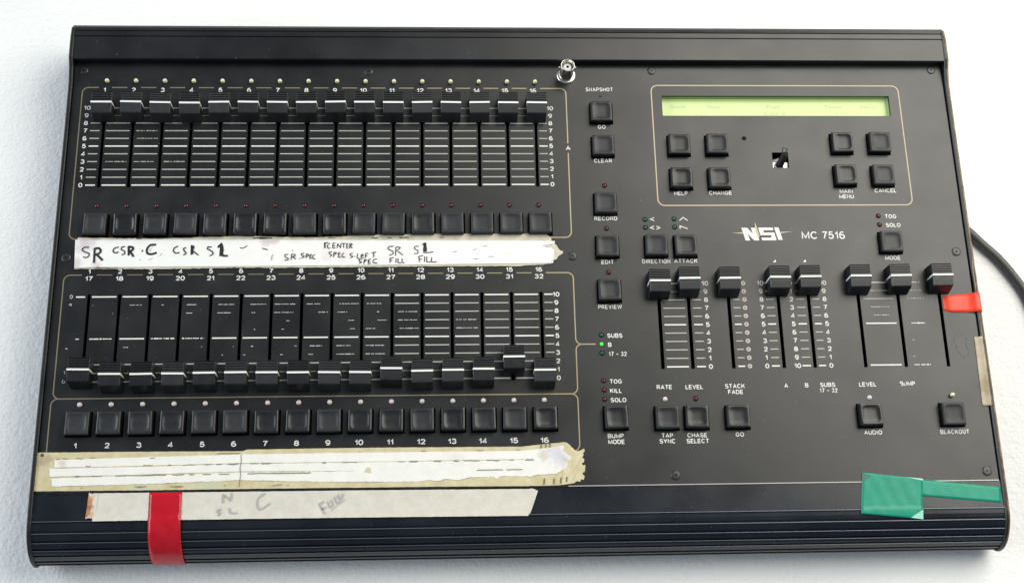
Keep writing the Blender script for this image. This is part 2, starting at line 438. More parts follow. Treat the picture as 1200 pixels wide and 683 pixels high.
def lettering(s, x, y, h, mt, parent, xs=1.0, bold=0.175, z=0.08, name='printed_word', gap=0.26):
    o = stroke_text(MB(), s, 0, 0, h, 0.0, xs, bold, gap).build(name, mt, parent, (x, y, z))
    o['label'] = 'white lettering reading ' + s
    return o
INK = {}
INK['ink_A'] = [
  (0.75, [(16.8, -43.5), (14.1, -43.2), (12.5, -44.9), (14.2, -46.4), (16.9, -47.4), (17.2, -49.0), (15.6, -50.3), (13.6, -49.8)]),
  (0.75, [(35.4, -43.3), (32.9, -43.9), (32.0, -46.0), (33.6, -47.2), (35.6, -46.5)]),
  (0.75, [(39.3, -42.9), (37.4, -43.3), (37.1, -44.9), (39.2, -46.0), (39.5, -47.8), (37.6, -48.5)]),
  (0.75, [(72.8, -42.8), (70.5, -44.1), (70.1, -46.2), (71.8, -47.6), (74.0, -47.0)]),
  (0.75, [(78.0, -43.8), (76.3, -44.5), (77.1, -46.2), (78.2, -47.7), (76.5, -48.9)]),
  (0.75, [(81.2, -42.2), (81.4, -48.8)]),
  (0.75, [(81.0, -42.4), (82.8, -43.1), (82.4, -45.3), (81.4, -45.8)]),
  (0.75, [(82.1, -45.8), (86.0, -49.0)]),
  (0.75, [(94.1, -43.6), (91.8, -43.4), (91.6, -44.8), (94.4, -46.3), (95.2, -48.2), (93.0, -49.4)]),
  (1.35, [(20.4, -44.0), (20.7, -53.9)]),
  (1.35, [(20.0, -44.5), (22.6, -43.8), (24.3, -45.5), (23.5, -47.4), (20.9, -48.4)]),
  (1.35, [(22.1, -48.4), (26.0, -52.2)]),
  (1.35, [(41.6, -42.7), (42.1, -49.0)]),
  (1.35, [(41.4, -43.0), (44.1, -43.4), (44.5, -45.1), (42.0, -46.1)]),
  (1.35, [(42.9, -46.1), (45.2, -49.9)]),
  (1.35, [(50.1, -45.7), (50.8, -46.1)]),
  (1.35, [(58.8, -41.8), (55.2, -42.0), (53.3, -44.7), (53.8, -47.6), (56.5, -48.2), (59.6, -47.1)]),
  (1.35, [(100.1, -41.5), (99.9, -49.7)]),
  (1.35, [(98.1, -43.9), (100.1, -41.5), (101.2, -45.4), (101.1, -49.2), (104.7, -49.5)]),
  (1.35, [(81.7, -42.5), (82.1, -48.4)]),
  (0.55, [(112.1, -44.0), (114.0, -44.4), (116.6, -42.7)]),
  (0.55, [(126.2, -44.5), (129.9, -45.5)]),
  (0.55, [(142.9, -48.7), (140.9, -48.9), (141.2, -50.6), (143.0, -51.4), (142.8, -52.5), (140.7, -52.5)]),
  (0.55, [(145.1, -48.5), (144.9, -52.4)]),
  (0.55, [(144.9, -48.7), (147.2, -48.7), (147.2, -49.9), (145.2, -50.4)]),
  (0.55, [(145.9, -50.4), (147.9, -51.9)]),
  (0.55, [(149.9, -51.7), (150.5, -51.7)]),
  (0.55, [(145.4, -45.9), (145.9, -46.2)]),
  (0.55, [(153.1, -48.0), (151.3, -48.3), (151.5, -49.3), (153.1, -50.0), (152.7, -50.9), (151.3, -50.9)]),
  (0.55, [(154.4, -48.5), (154.5, -51.4)]),
  (0.55, [(154.4, -48.5), (155.8, -48.7), (155.8, -49.8), (154.6, -50.0)]),
  (0.55, [(156.9, -49.0), (156.8, -51.5)]),
  (0.55, [(156.9, -49.0), (158.1, -48.8)]),
  (0.55, [(156.9, -50.2), (157.8, -50.1)]),
  (0.55, [(156.8, -51.5), (158.2, -51.4)]),
  (0.55, [(159.9, -49.0), (158.7, -49.7), (158.8, -51.5), (160.3, -51.8)]),
  (0.55, [(165.8, -40.8), (166.1, -44.7)]),
  (0.55, [(168.4, -41.0), (166.4, -41.0), (166.4, -44.7)]),
  (0.55, [(169.3, -41.3), (167.7, -42.7), (168.4, -44.7), (169.8, -44.5)]),
  (0.55, [(171.3, -41.3), (171.2, -44.5)]),
  (0.55, [(171.3, -41.3), (172.9, -41.1)]),
  (0.55, [(171.3, -42.9), (172.8, -42.8)]),
  (0.55, [(171.2, -44.5), (173.0, -44.3)]),
  (0.55, [(174.1, -44.5), (174.3, -41.6), (176.2, -44.3), (176.4, -41.4)]),
  (0.55, [(177.0, -41.5), (179.5, -41.4)]),
  (0.55, [(178.2, -41.5), (178.1, -44.5)]),
  (0.55, [(180.2, -41.6), (180.1, -44.6)]),
  (0.55, [(180.2, -41.6), (181.3, -41.5)]),
  (0.55, [(180.3, -43.0), (181.2, -43.0)]),
  (0.55, [(180.1, -44.6), (181.4, -44.6)]),
  (0.55, [(182.2, -41.5), (182.1, -44.8)]),
  (0.55, [(182.2, -41.5), (183.7, -42.0), (182.3, -43.1)]),
  (0.55, [(182.6, -43.1), (183.8, -44.8)]),
  (0.55, [(170.8, -47.1), (169.0, -47.4), (169.4, -48.6), (170.8, -49.4), (169.5, -50.5)]),
  (0.55, [(172.1, -47.4), (172.0, -50.8)]),
  (0.55, [(172.1, -47.4), (173.8, -47.9), (172.2, -49.2)]),
  (0.55, [(175.1, -47.7), (174.9, -50.8)]),
  (0.55, [(175.1, -47.7), (176.2, -47.7)]),
  (0.55, [(175.1, -49.1), (176.1, -49.1)]),
  (0.55, [(174.9, -50.8), (176.6, -50.8)]),
  (0.55, [(178.5, -47.9), (177.4, -48.8), (177.5, -50.6), (179.3, -50.8)]),
  (0.55, [(184.2, -48.2), (182.4, -48.5), (182.7, -49.6), (184.2, -50.3), (182.7, -51.4)]),
  (0.55, [(185.2, -50.4), (185.8, -50.4)]),
  (0.55, [(187.2, -48.2), (187.1, -51.6), (188.8, -51.6)]),
  (0.55, [(189.5, -50.2), (190.9, -49.9), (190.4, -48.9), (189.5, -49.5), (189.7, -51.4), (191.2, -51.2)]),
  (0.55, [(192.4, -48.2), (192.3, -51.6)]),
  (0.55, [(192.4, -48.2), (193.9, -48.2)]),
  (0.55, [(192.4, -49.9), (193.5, -49.9)]),
  (0.55, [(196.3, -47.8), (199.0, -47.4)]),
  (0.55, [(197.5, -47.8), (197.7, -50.9)]),
  (0.55, [(190.0, -52.4), (188.2, -52.6), (188.5, -53.7), (190.0, -54.3), (188.2, -55.1)]),
  (0.55, [(191.5, -52.4), (191.4, -55.5)]),
  (0.55, [(191.5, -52.4), (193.0, -52.9), (191.6, -54.0)]),
  (0.55, [(194.3, -52.4), (194.1, -55.3)]),
  (0.55, [(194.3, -52.4), (195.7, -52.2)]),
  (0.55, [(194.3, -53.8), (195.5, -53.8)]),
  (0.55, [(194.1, -55.3), (195.9, -55.1)]),
  (0.55, [(199.6, -52.2), (197.6, -52.6), (197.3, -54.6), (200.0, -55.0)]),
  (0.55, [(210.3, -43.4), (207.2, -43.7), (206.8, -45.4), (209.6, -46.8), (210.0, -48.6), (207.3, -49.8)]),
  (0.55, [(211.8, -43.9), (211.6, -50.0)]),
  (0.55, [(211.8, -43.9), (214.6, -44.4), (211.8, -47.0)]),
  (0.55, [(213.2, -47.1), (216.4, -49.6)]),
  (0.55, [(207.9, -51.7), (208.2, -54.8)]),
  (0.55, [(207.9, -51.7), (210.5, -51.2)]),
  (0.55, [(208.0, -53.2), (209.6, -53.0)]),
  (0.55, [(211.9, -51.7), (211.9, -54.8)]),
  (0.55, [(213.2, -51.7), (213.3, -54.8), (215.1, -54.7)]),
  (0.55, [(215.8, -51.7), (215.8, -54.7), (217.4, -54.7)]),
  (0.60, [(226.5, -43.5), (223.9, -43.8), (223.7, -45.4), (225.9, -46.4), (225.7, -48.4), (223.5, -48.6)]),
  (0.60, [(230.2, -41.7), (229.7, -47.9), (235.8, -47.4)]),
  (0.60, [(226.5, -50.7), (226.9, -54.3)]),
  (0.60, [(226.2, -50.7), (229.2, -50.0)]),
  (0.60, [(226.7, -52.5), (228.5, -52.2)]),
  (0.60, [(230.2, -50.6), (230.2, -54.3)]),
  (0.60, [(231.7, -50.6), (231.7, -54.3), (234.2, -54.1)]),
  (0.60, [(234.9, -51.1), (234.7, -54.3), (238.1, -54.2)]),
  (1.60, [(229.3, -42.8), (230.5, -41.9), (230.9, -47.3)]),
]
INK['faint_A'] = [
  (0.35, [(54.5, -51.9), (57.6, -51.0)]),
  (0.35, [(61.1, -49.5), (62.8, -48.3), (62.3, -47.6)]),
  (0.35, [(48.8, -52.4), (50.0, -51.4)]),
  (0.35, [(57.1, -43.0), (55.0, -45.1), (56.0, -46.6)]),
  (0.45, [(261.6, -46.4), (262.9, -45.8), (264.1, -45.1)]),
  (0.45, [(263.8, -49.4), (264.6, -48.6)]),
  (0.45, [(261.5, -52.3), (265.0, -52.3)]),
  (0.45, [(267.7, -43.7), (270.7, -43.5)]),
  (0.45, [(271.1, -50.8), (274.7, -50.8)]),
  (0.45, [(306.9, -43.7), (309.9, -42.9), (313.0, -42.8)]),
  (0.45, [(308.4, -44.2), (311.9, -44.0)]),
  (0.45, [(248.4, -47.4), (251.4, -47.2)]),
  (0.70, [(133.1, -48.6), (132.5, -50.6), (132.4, -52.8)]),
]
INK['pencil'] = [
  (1.00, [(109.1, -207.3), (109.1, -202.1), (113.4, -205.5), (113.9, -201.2)]),
  (1.00, [(108.1, -211.0), (106.3, -211.5), (106.8, -212.9), (107.8, -213.8), (106.2, -214.8)]),
  (1.00, [(113.2, -210.2), (113.8, -213.3), (118.0, -213.5)]),
  (1.00, [(133.9, -202.0), (130.2, -204.3), (129.5, -209.0), (131.4, -211.4), (134.2, -210.0), (137.2, -207.7)]),
  (1.00, [(170.3, -214.8), (166.9, -209.1), (167.6, -208.2), (169.4, -207.2)]),
  (1.00, [(168.4, -211.9), (170.7, -210.6)]),
  (1.00, [(171.6, -207.3), (173.1, -210.6), (174.9, -209.2), (173.7, -206.4)]),
  (1.00, [(175.6, -204.5), (177.2, -208.3), (178.8, -207.4)]),
  (1.00, [(177.6, -203.1), (179.4, -206.4), (180.9, -202.7)]),
  (0.40, [(173.6, -212.5), (177.7, -209.5), (182.2, -206.2)]),
  (0.40, [(129.0, -208.2), (129.6, -209.5)]),
]
# ---------------------------------------------------------------- the surface
tb = MB()
tb.add([(-1500,-1300,0),(2300,-1300,0),(2300,1500,0),(-1500,1500,0)], [(0,1,2,3)])
t = tb.build('table_surface', M['foam'], None, (0, 0, TABLE_Z))
t['kind'] = 'structure'

# ---------------------------------------------------------------- the console body
P = 19.05
XF = [P * i for i in range(1, 17)]
con = thing('lighting_console', 'wide black lighting control desk with fader knobs and push buttons on the white foam surface', 'lighting desk', (290, -60, TABLE_Z))
X0, X1 = -3.4, 588.2
XP0, XP1 = -2.8, 587.3            # panel between the end cheeks
YB, YF = 88.8, -200.2           # back and front edge of the panel

BTN_A = [(x + 0.8, -28.4) for x in XF]
BTN_B = [(x + 0.4 * (1 - i/16), -158.2) for i, x in enumerate(XF)]
BTN_R = [(349.0, -158.1), (348.8, -74.8), (348.8, -44.6), (348.8, -14.6), (349.0, 26.6), (349.0, 51.4),
         (380.9, -158.5), (399.7, -158.5), (425.6, -158.5), (509.8, -158.3), (562.6, -158.3),
         (380.8, -44.4), (399.9, -44.5), (400.3, 27.4), (425.9, 27.6), (400.3, 3.1), (425.9, 3.2),
         (511.2, 28.8), (536.7, 28.8), (511.0, 5.1), (536.7, 5.1), (536.5, -42.4)]
BH = 7.9
slots = [(x-1.0, x+1.0, -1.6, 60.5) for x in XF] + [(x-1.0, x+1.0, -133.0, -74.6) for x in XF]
RX = [380.8, 400.0, 426.1, 458.6, 478.5, 511.3, 537.6, 565.1]
slots += [(x-1.15, x+1.15, -126.6, -64.5) for x in RX]
LCD = (391.2, 548.3, 50.2, 65.2)
JOY = (463.4, 474.4, 11.8, 23.0)
holes = list(slots) + [LCD, JOY]
for (x, y) in BTN_A + BTN_B + BTN_R: holes.append((x-BH, x+BH+.25, y-BH, y+BH))

# panel: a sheet with real openings
xs = sorted({round(v, 3) for h in holes for v in h[:2]} | {XP0, XP1})
ys = sorted({round(v, 3) for h in holes for v in h[2:]} | {YB, YF})
def in_hole(x, y):
    for h in holes:
        if h[0] < x < h[1] and h[2] < y < h[3]: return True
    return False
nx, ny = len(xs), len(ys)
pm = MB()
solid = [[not in_hole((xs[i]+xs[i+1])/2, (ys[j]+ys[j+1])/2) for j in range(ny-1)] for i in range(nx-1)]
pm.v = [(x, y, 0.0) for x in xs for y in ys] + [(x, y, -2.0) for x in xs for y in ys]
N0 = nx * ny
for i in range(nx-1):
    for j in range(ny-1):
        if solid[i][j]:
            pm.f.append((i*ny+j, (i+1)*ny+j, (i+1)*ny+j+1, i*ny+j+1)); pm.sm.append(False)
            for (di, dj, a, b) in ((-1,0,(i,j+1),(i,j)), (1,0,(i+1,j),(i+1,j+1)), (0,-1,(i,j),(i+1,j)), (0,1,(i+1,j+1),(i,j+1))):
                q, r = i+di, j+dj
                if not (0 <= q < nx-1 and 0 <= r < ny-1) or not solid[q][r]:
                    A = a[0]*ny+a[1]; B = b[0]*ny+b[1]
                    pm.f.append((B, A, A+N0, B+N0)); pm.sm.append(False)
c0 = (290, -56, 0)
pm.v = [(x-c0[0], y-c0[1], z-c0[2]) for x, y, z in pm.v]
panel = pm.build('control_panel', M['panel'], con, c0)

# inner floor under the openings
MB().box(X0+.1, X1-.1, YF, YB+6, -14, -11).build('inner_floor', M['inside'], con, (0, 0, 0))
# walls and bottom of the case
cs = MB(); cs.box(X0-.5, X1+.5, -223, 108, -31, -14.2)
cs.build('case_bottom', M['rail'], con, (0, 0, 0))
for fx in (30, 555):
    for fy in (-195, 80):
        MB().lathe([(9, TABLE_Z+0.02), (9.5, TABLE_Z+0.7), (8.5, -31.2)], n=20, cap0=True, cap1=True).build('rubber_foot', M['black_plastic'], con, (fx, fy, 0))

# front rail: flat band, then ribs curling down
def curve(off=0.0, n=60):
    return [(-217.0 - (23.2+off)*math.sin(t*math.pi/2), -21.0 + (21.0+off)*math.cos(t*math.pi/2)) for t in [k/n for k in range(n+1)]]
prof = [(-200.5, 0.12), (-216.2, 0.12), (-216.5, 0.65), (-217.4, 0.62)]
base = curve()
def on(t):
    k = t * 60; i = min(59, int(k)); f = k - i
    return (base[i][0]*(1-f)+base[i+1][0]*f, base[i][1]*(1-f)+base[i+1][1]*f)
def nrm(t): return (-math.sin(t*math.pi/2), math.cos(t*math.pi/2))
grooves = [0.17, 0.33, 0.48, 0.62, 0.77, 0.89]
tt = 0.02
for g in grooves:
    w = 0.022
    for q in (tt, (tt+g-w)/2, g - w): prof.append(on(q))
    nx_, nz_ = nrm(g - w); a = on(g - w); prof.append((a[0]-nx_*1.0, a[1]-nz_*1.0))
    nx_, nz_ = nrm(g + w*.4); a = on(g + w*.4); prof.append((a[0]-nx_*1.0, a[1]-nz_*1.0))
    nx_, nz_ = nrm(g + w*.5); a = on(g + w*.5); prof.append((a[0]+nx_*0.45, a[1]+nz_*0.45))
    tt = g + w*1.1
prof += [on(0.96), on(1.0), (-239.8, -24), (-237, -27.5), (-231, -30), (-224, -31), (-200.5, -31)]
c0 = (292, -220, -20)
fr = MB().prism([(y-c0[1], z-c0[2]) for y, z in prof], X0-c0[0], X1-c0[0])
fr.build('front_rail', M['front'], con, c0)
# worn rib edges, their highlights put into the colour as paler metal strips
em_ = mat('worn_rib_highlight', (0.16, 0.19, 0.24), 0.38, metal=0.6)
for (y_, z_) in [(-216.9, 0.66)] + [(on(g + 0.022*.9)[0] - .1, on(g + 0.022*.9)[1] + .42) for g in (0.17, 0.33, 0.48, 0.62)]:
    MB().box(X0-292+.1, X1-292-.1, -0.17, 0.17, -0.5, 0.02).build('rib_edge_highlight', em_, con, (292, y_, z_))
# bright seam between panel and front rail
MB().box(318-292, XP1-292, -0.28, 0.28, -0.6, 0.0).build('seam_line', mat('seam_metal', (0.42, 0.41, 0.38), 0.4, metal=0.3), con, (292, -199.9, 0.2))

# back rail: raised cover with a lip over the panel
bp_ = [(88.6, 0.3), (88.6, 5.4), (89.2, 6.2), (104.2, 6.8), (104.6, 6.2), (105.3, 6.2), (105.7, 6.9), (108.4, 6.8), (108.8, 6.0), (109.6, 6.0),
       (110.0, 6.6), (112.4, 6.0), (114.6, 4.4), (116.0, 1.6), (116.4, -2), (116.4, -24), (110, -31), (96, -31), (96, 0.3)]
c0 = (292, 102, 0)
br = MB().prism([(y-c0[1], z-c0[2]) for y, z in bp_], X0-c0[0], X1-c0[0])
br.build('back_rail', M['rail'], con, c0)

# end cheeks
def cheek_prof(o):
    top = [(y, z) for y, z in curve(o + 1.0)]
    return ([(116.8+o, -3), (115.4+o, 3.0+o), (112, 6.4+o), (105, 7.4+o), (90, 7.0+o), (84, 4.4+o), (74, 2.2+o), (40, 1.6+o), (-120, 1.6+o), (-200, 1.5+o), (-214, 1.2+o)]
            + top + [(-239.8, -26), (-226, -32), (108, -32), (116.6+o, -25)])
for sx, xin, xout in ((-1, X0, -6.0), (1, X1, 591.0)):
    c0 = ((xin+xout)/2, -60, 0)
    steps = [(xin, -0.5), (xin + sx*0.5, 0.0), (xout - sx*0.8, 0.15), (xout, -0.7)]
    cm = MB()
    rings = []
    for (x, o) in steps:
        pr_ = cheek_prof(0)
        rings.append([(x-c0[0], y-c0[1] + (-o if y < -220 else o if y > 112 else 0), z-c0[2]+(o if z > -20 else 0)) for y, z in pr_])
    n = len(rings[0])
    vs = [p for r in rings for p in r]
    fs = [(i*n+j, i*n+(j+1) % n, (i+1)*n+(j+1) % n, (i+1)*n+j) for i in range(len(rings)-1) for j in range(n)]
    cm.add(vs, fs); cm.add(rings[0], [tuple(range(n))[::-1]]); cm.add(rings[-1], [tuple(range(n))])
    ck = cm.build('end_cheek', M['cheek'], con, c0)
    if sx > 0:       # worn brown outer edge
        ring = [(y, z) for y, z in cheek_prof(0)][:-4]
        em = MB(); W_ = lambda y: 2.3 if -153 < y < -60 else 1.25
        dense = []
        for (p_, q_) in zip(ring, ring[1:]):
            nn_ = 14 if abs(p_[0]-q_[0]) > 60 else 1
            dense += [(p_[0]+(q_[0]-p_[0])*t_/nn_, p_[1]+(q_[1]-p_[1])*t_/nn_) for t_ in range(nn_)]
        ring = dense + [ring[-1]]; k = len(ring)
        vs = []
        for (y, z) in ring:
            for (dx, oo) in ((0.0, 0.22), (W_(y), -0.2), (W_(y)+.05, -3.0)):
                vs.append((xout+.1-W_(y)+dx-c0[0], y-c0[1]+(-oo if y < -220 else oo if y > 112 else 0), z-c0[2]+(oo if z > -20 else 0)))
        em.add(vs, [(i*3+a, (i+1)*3+a, (i+1)*3+a+1, i*3+a+1) for i in range(k-1) for a in range(2)])
        em.build('worn_edge', M['edge_wear'], ck, c0)

# screws
def screw_mesh():
    s = MB(); s.lathe([(3.0, 0.02), (2.9, 0.35), (2.2, 0.55), (1.35, 0.55)], n=24)
    # cross recess
    s.add([(0, 0, 0.02)], [])
    n = 24; ring = []
    for j in range(n):
        a = 2*math.pi*j/n; ring.append((1.35*math.cos(a), 1.35*math.sin(a), 0.55))
    inner = []
    for j in range(n):
        a = 2*math.pi*j/n; q = abs(math.cos(2*a)); r = 0.35 + 0.85 * (q ** 3)
        inner.append((r*math.cos(a), r*math.sin(a), 0.55))
    low = [(x*.6, y*.6, -0.4) for x, y, _ in inner]
    s.add(ring + inner + low, [(j, (j+1) % n, n+(j+1) % n, n+j) for j in range(n)] + [(n+j, n+(j+1) % n, 2*n+(j+1) % n, 2*n+j) for j in range(n)] + [tuple(range(2*n, 3*n))])
    return s.mesh('screw', M['screw'])
sm_ = screw_mesh()
for k, (x, y) in enumerate([(2.9, 82.9), (192.6, 82.9), (385.2, 84.0), (580.4, 85.2), (2.6, -50.0), (325.8, -50.4), (580.4, -48.6), (384.4, -194.2), (580.4, -194.2)]):
    o = put('screw', sm_, con, (x, y, 0)); o.rotation_euler[2] = random.uniform(0, 1.5)
# small round holes in the panel
for (x, y, r) in [(445.4, 33.4, 1.6), (191.5, 75.9, 0.5), (10.5, -53, .5)]:
    MB().lathe([(r, 0.05), (0.01, 0.05)], n=18, smooth=False).build('small_hole', M['inside'], con, (x, y, 0))

# ---------------------------------------------------------------- fader knobs
def knob_mesh():
    # profile in (y, z): ribbed back slope, ridge for the line at y = 0, smooth front slope
    p = [(-9.6, 0.4), (-9.5, 1.1), (-7.3, 9.3), (-7.1, 9.8), (-6.6, 10.15), (-3.0, 10.75), (-0.75, 11.05), (-0.75, 11.35), (0.75, 11.35), (0.75, 11.0)]
    y = 1.2
    z = 10.7
    for k in range(4):
        p += [(y, z), (y + 0.85, z + 0.12), (y + 0.95, z - 0.55), (y + 1.45, z - 0.55)]
        y += 1.55; z += 0.13
    p += [(7.5, 11.1), (7.9, 10.6), (8.5, 2.0), (8.5, 0.5)]
    s = MB(); n = len(p)
    W = [(-6.5, 0.0, 0.9), (-6.25, 0.25, 1.0), (6.25, 0.25, 1.0), (6.5, 0.0, 0.9)]
    rings = []
    for (x, e, sc) in W:
        rr = []
        for (yy, zz) in p:
            taper = 1.0 + 0.0 * zz
            fx = x * (1.0 + (0.035 if abs(yy) < 0.8 and zz > 10 else 0.0))
            rr.append((fx, yy * (1 if e else 0.985), zz - (0 if e else 0.22 if zz > 3 else 0)))
        rings.append(rr)
    vs = [q for r in rings for q in r]
    s.add(vs, [((i+1)*n+j, (i+1)*n+(j+1) % n, i*n+(j+1) % n, i*n+j) for i in range(3) for j in range(n)])
    s.add(rings[0], [tuple(range(n))]); s.add(rings[-1], [tuple(range(n))[::-1]])
    # stem going down into the slot
    s.box(-0.8, 0.8, -3.0, 3.0, -6, 1.2)
    return s.mesh('fader_knob', M['knob'])
def line_mesh():
    s = MB()
    s.box(-6.75, 6.75, -0.6, 0.6, 11.2, 11.62)
    for sx in (-1, 1):
        a, b = sorted((sx*6.50, sx*6.72))
        s.box(a, b, -0.6, 0.6, 0.6, 11.18)
    return s.mesh('indicator_line', M['knob_line'])
M['knob_line'] = mat('knob_line_white', (0.82, 0.82, 0.78), 0.5)
KM, LM = knob_mesh(), line_mesh()
def knob(x, y, rz=0.0):
    k = put('fader_knob', KM, con, (x, y, 0)); k.rotation_euler[2] = rz
    l = bpy.data.objects.new('indicator_line', LM); col.objects.link(l); l.parent = k
    return k
for i, x in enumerate(XF):
    knob(x + 0.25, 54.2 + [0, .2, -.3, -.6, 0, .1, 0, 0, .3, .2, 0, .1, .1, .1, 0, 0][i], random.uniform(-.02, .02))
YBk = [-126.4, -129.4, -129.6, -129.5, -129.2, -129.1, -129.3, -129.5, -129.6, -129.7, -127.4, -129.2, -128.8, -128.3, -120.6, -129.3]
for i, x in enumerate(XF): knob(x + 0.25, YBk[i], random.uniform(-.02, .02))
YRk = [-71.2, -69.7, -69.8, -69.3, -69.0, -68.7, -68.6, -68.3]
for x, y in zip(RX, YRk): knob(x - 0.3, y, random.uniform(-.015, .015))

# ---------------------------------------------------------------- push buttons
def button_meshes():
    s = MB()
    a, b = 7.35, 7.35
    def ring(h, z, r=0.7, m=3):
        out = []
        for cx, cy, a0 in ((h-r, h-r, 0), (-(h-r), h-r, 90), (-(h-r), -(h-r), 180), (h-r, -(h-r), 270)):
            for k in range(m):
                t_ = math.radians(a0 + 90*k/(m-1)); out.append((cx+r*math.cos(t_), cy+r*math.sin(t_), z))
        return out
    rs = [ring(7.25, -5), ring(7.25, 3.9), ring(7.1, 4.1)]
    n = len(rs[0])
    sk = MB().add([p for r in rs for p in r], [(i*n+j, i*n+(j+1) % n, (i+1)*n+(j+1) % n, (i+1)*n+j) for i in range(2) for j in range(n)])
    sk.add(rs[2], [tuple(range(n))])
    # cap with a dished top
    G = 22; H = 7.0
    vs = []
    for i in range(G+1):
        for j in range(G+1):
            x = -H + 2*H*i/G; y = -H + 2*H*j/G
            r = ((abs(x)/5.7)**4 + (abs(y)/5.7)**4) ** 0.25
            d = (0.75 * (1 - r**4) + 0.10) if r < 1 else 0
            e = max(abs(x), abs(y)); edge = -0.35 if e > 6.9 else 0
            vs.append((x, y, 5.0 - d + edge))
    cap = MB().add(vs, [(i*(G+1)+j, (i+1)*(G+1)+j, (i+1)*(G+1)+j+1, i*(G+1)+j+1) for i in range(G) for j in range(G)], True)
    edge = [(-H, -H), (H, -H), (H, H), (-H, H)]
    cap.add([(x, y, 4.65) for x, y in edge] + [(x*1.01, y*1.01, 4.0) for x, y in edge], [(4+i, 4+(i+1) % 4, (i+1) % 4, i) for i in range(4)])
    return sk.mesh('push_button', M['skirt']), cap.mesh('button_cap', M['button'])
SKM, CPM = button_meshes()
def button(x, y):
    b = put('push_button', SKM, con, (x + random.uniform(-.12, .12), y + random.uniform(-.12, .12), random.uniform(-.25, .15))); b.rotation_euler = (random.uniform(-.02, .02), random.uniform(-.02, .02), random.uniform(-.02, .02))
    c = bpy.data.objects.new('button_cap', CPM); col.objects.link(c); c.parent = b
    c.rotation_euler = (random.uniform(-.015, .015), random.uniform(-.015, .015), 0)
for x, y in BTN_A + BTN_B + BTN_R: button(x, y)

# ---------------------------------------------------------------- indicator lamps
def dome(r, h, z0=0.0):
    return MB().lathe([(r, z0-1), (r, z0)] + [(r*math.cos(a), z0 + h*math.sin(a)) for a in [math.radians(q) for q in (15, 35, 55, 75)]] + [(0.01, z0+h)], n=18)
DM = {'clear': dome(1.4, 1.5, 2.0).mesh('indicator_lamp', M['clear_led']), 'white': dome(1.55, 1.2, 0.2).mesh('indicator_lamp', M['white_led']),
      'red': dome(1.3, 0.8, 0.1).mesh('indicator_lamp', M['red_led']), 'green': dome(1.2, 0.8, 0.1).mesh('indicator_lamp', M['green_led']),
      'lit': dome(1.3, 0.9, 0.1).mesh('indicator_lamp', M['green_lit']), 'tiny': dome(1.0, 0.7, 0.1).mesh('indicator_lamp', M['green_led'])}
COLW = {'clear': 'clear yellowish lamp', 'white': 'milky white lamp', 'red': 'dark red lamp', 'green': 'dark green lamp', 'lit': 'lit bright green lamp', 'tiny': 'tiny dark green lamp'}
RIM = MB().lathe([(1.75, 0.06), (1.25, 0.06)], n=18, smooth=False).mesh('lamp_hole', M['inside'])
def lamp(x, y, k):
    o = put('indicator_lamp', DM[k], con, (x, y, 0)); o['label'] = COLW[k]
    if k in ('red', 'green', 'lit'):
        h = bpy.data.objects.new('lamp_hole', RIM); col.objects.link(h); h.parent = o
for x in XF:
    lamp(x + 0.2, 74.6, 'clear'); lamp(x, -14.7, 'red'); lamp(x, -145.8, 'white')
for x, y, k in [(349.0, -61.7, 'red'), (349.0, -31.4, 'red'), (349.2, -1.0, 'red'), (349.4, 65.2, 'tiny'),
                (342.5, -103.9, 'green'), (342.4, -109.9, 'lit'), (342.4, -115.8, 'green'),
                (342.6, -133.8, 'red'), (342.6, -139.8, 'red'), (342.6, -145.8, 'red'),
                (380.9, -146.1, 'white'), (400.2, -146.0, 'red'), (511.3, -146.5, 'white'), (564.4, -145.6, 'clear'),
                (374.8, -25.1, 'green'), (374.8, -30.8, 'green'), (394.1, -24.8, 'green'), (394.0, -30.6, 'green'),
                (531.0, -23.1, 'red'), (531.1, -29.3, 'red')]:
    lamp(x, y, k)
# ---------------------------------------------------------------- printed marks
ZI = 0.08
def hline(mb, x0, x1, y, w, z=ZI):
    mb.add([(x0, y-w/2, z), (x1, y-w/2, z), (x1, y+w/2, z), (x0, y+w/2, z)], [(0, 1, 2, 3)])
def worn(mb, x0, x1, y, w, frac, z=ZI):
    """a printed line rubbed away except for fragments"""
    if frac >= 0.99: return hline(mb, x0, x1, y, w, z)
    L = x1 - x0; start = x0 + random.random() * (1 - frac) * L; end = start + frac * L; x = start
    while x < end:
        d = random.uniform(0.7, 4.0)
        hline(mb, x, min(end, x + d), y, w * random.uniform(.55, .95), z); x += d + random.uniform(.15, .9)

# upper bank
mk = MB(); dm = MB(); nm = MB()
for k in range(11):
    y = 5.54 * k; bold = k in (0, 5, 10)
    b_ = mk if bold else dm; w = 0.85 if bold else 0.6
    hline(b_, XF[0]-8.6, XF[0]-2.4, y, w)
    for i in range(15): 
        if not bold and i < 3 and k in (3, 6, 7) and random.random() < .35: worn(b_, XF[i]+1.9, XF[i+1]-2.0, y, w, .9)
        else: hline(b_, XF[i]+1.9, XF[i+1]-2.0, y, w)
    hline(b_, XF[15]+2.0, XF[15]+7.4, y, w)
    stroke_text(nm, str(k), 7.4, y, 3.1); stroke_text(nm, str(k), 314.6, y + .1, 3.1)
centred(mk, 'scale_marks', M['white_ink'], con); centred(dm, 'scale_marks', M['dim_ink'], con); centred(nm, 'scale_numerals', M['white_ink'], con)
nm = MB()
for i, x in enumerate(XF): stroke_text(nm, str(i+1), x - 1.3, 68.7, 3.2)
centred(nm, 'channel_numbers', M['white_ink'], con)

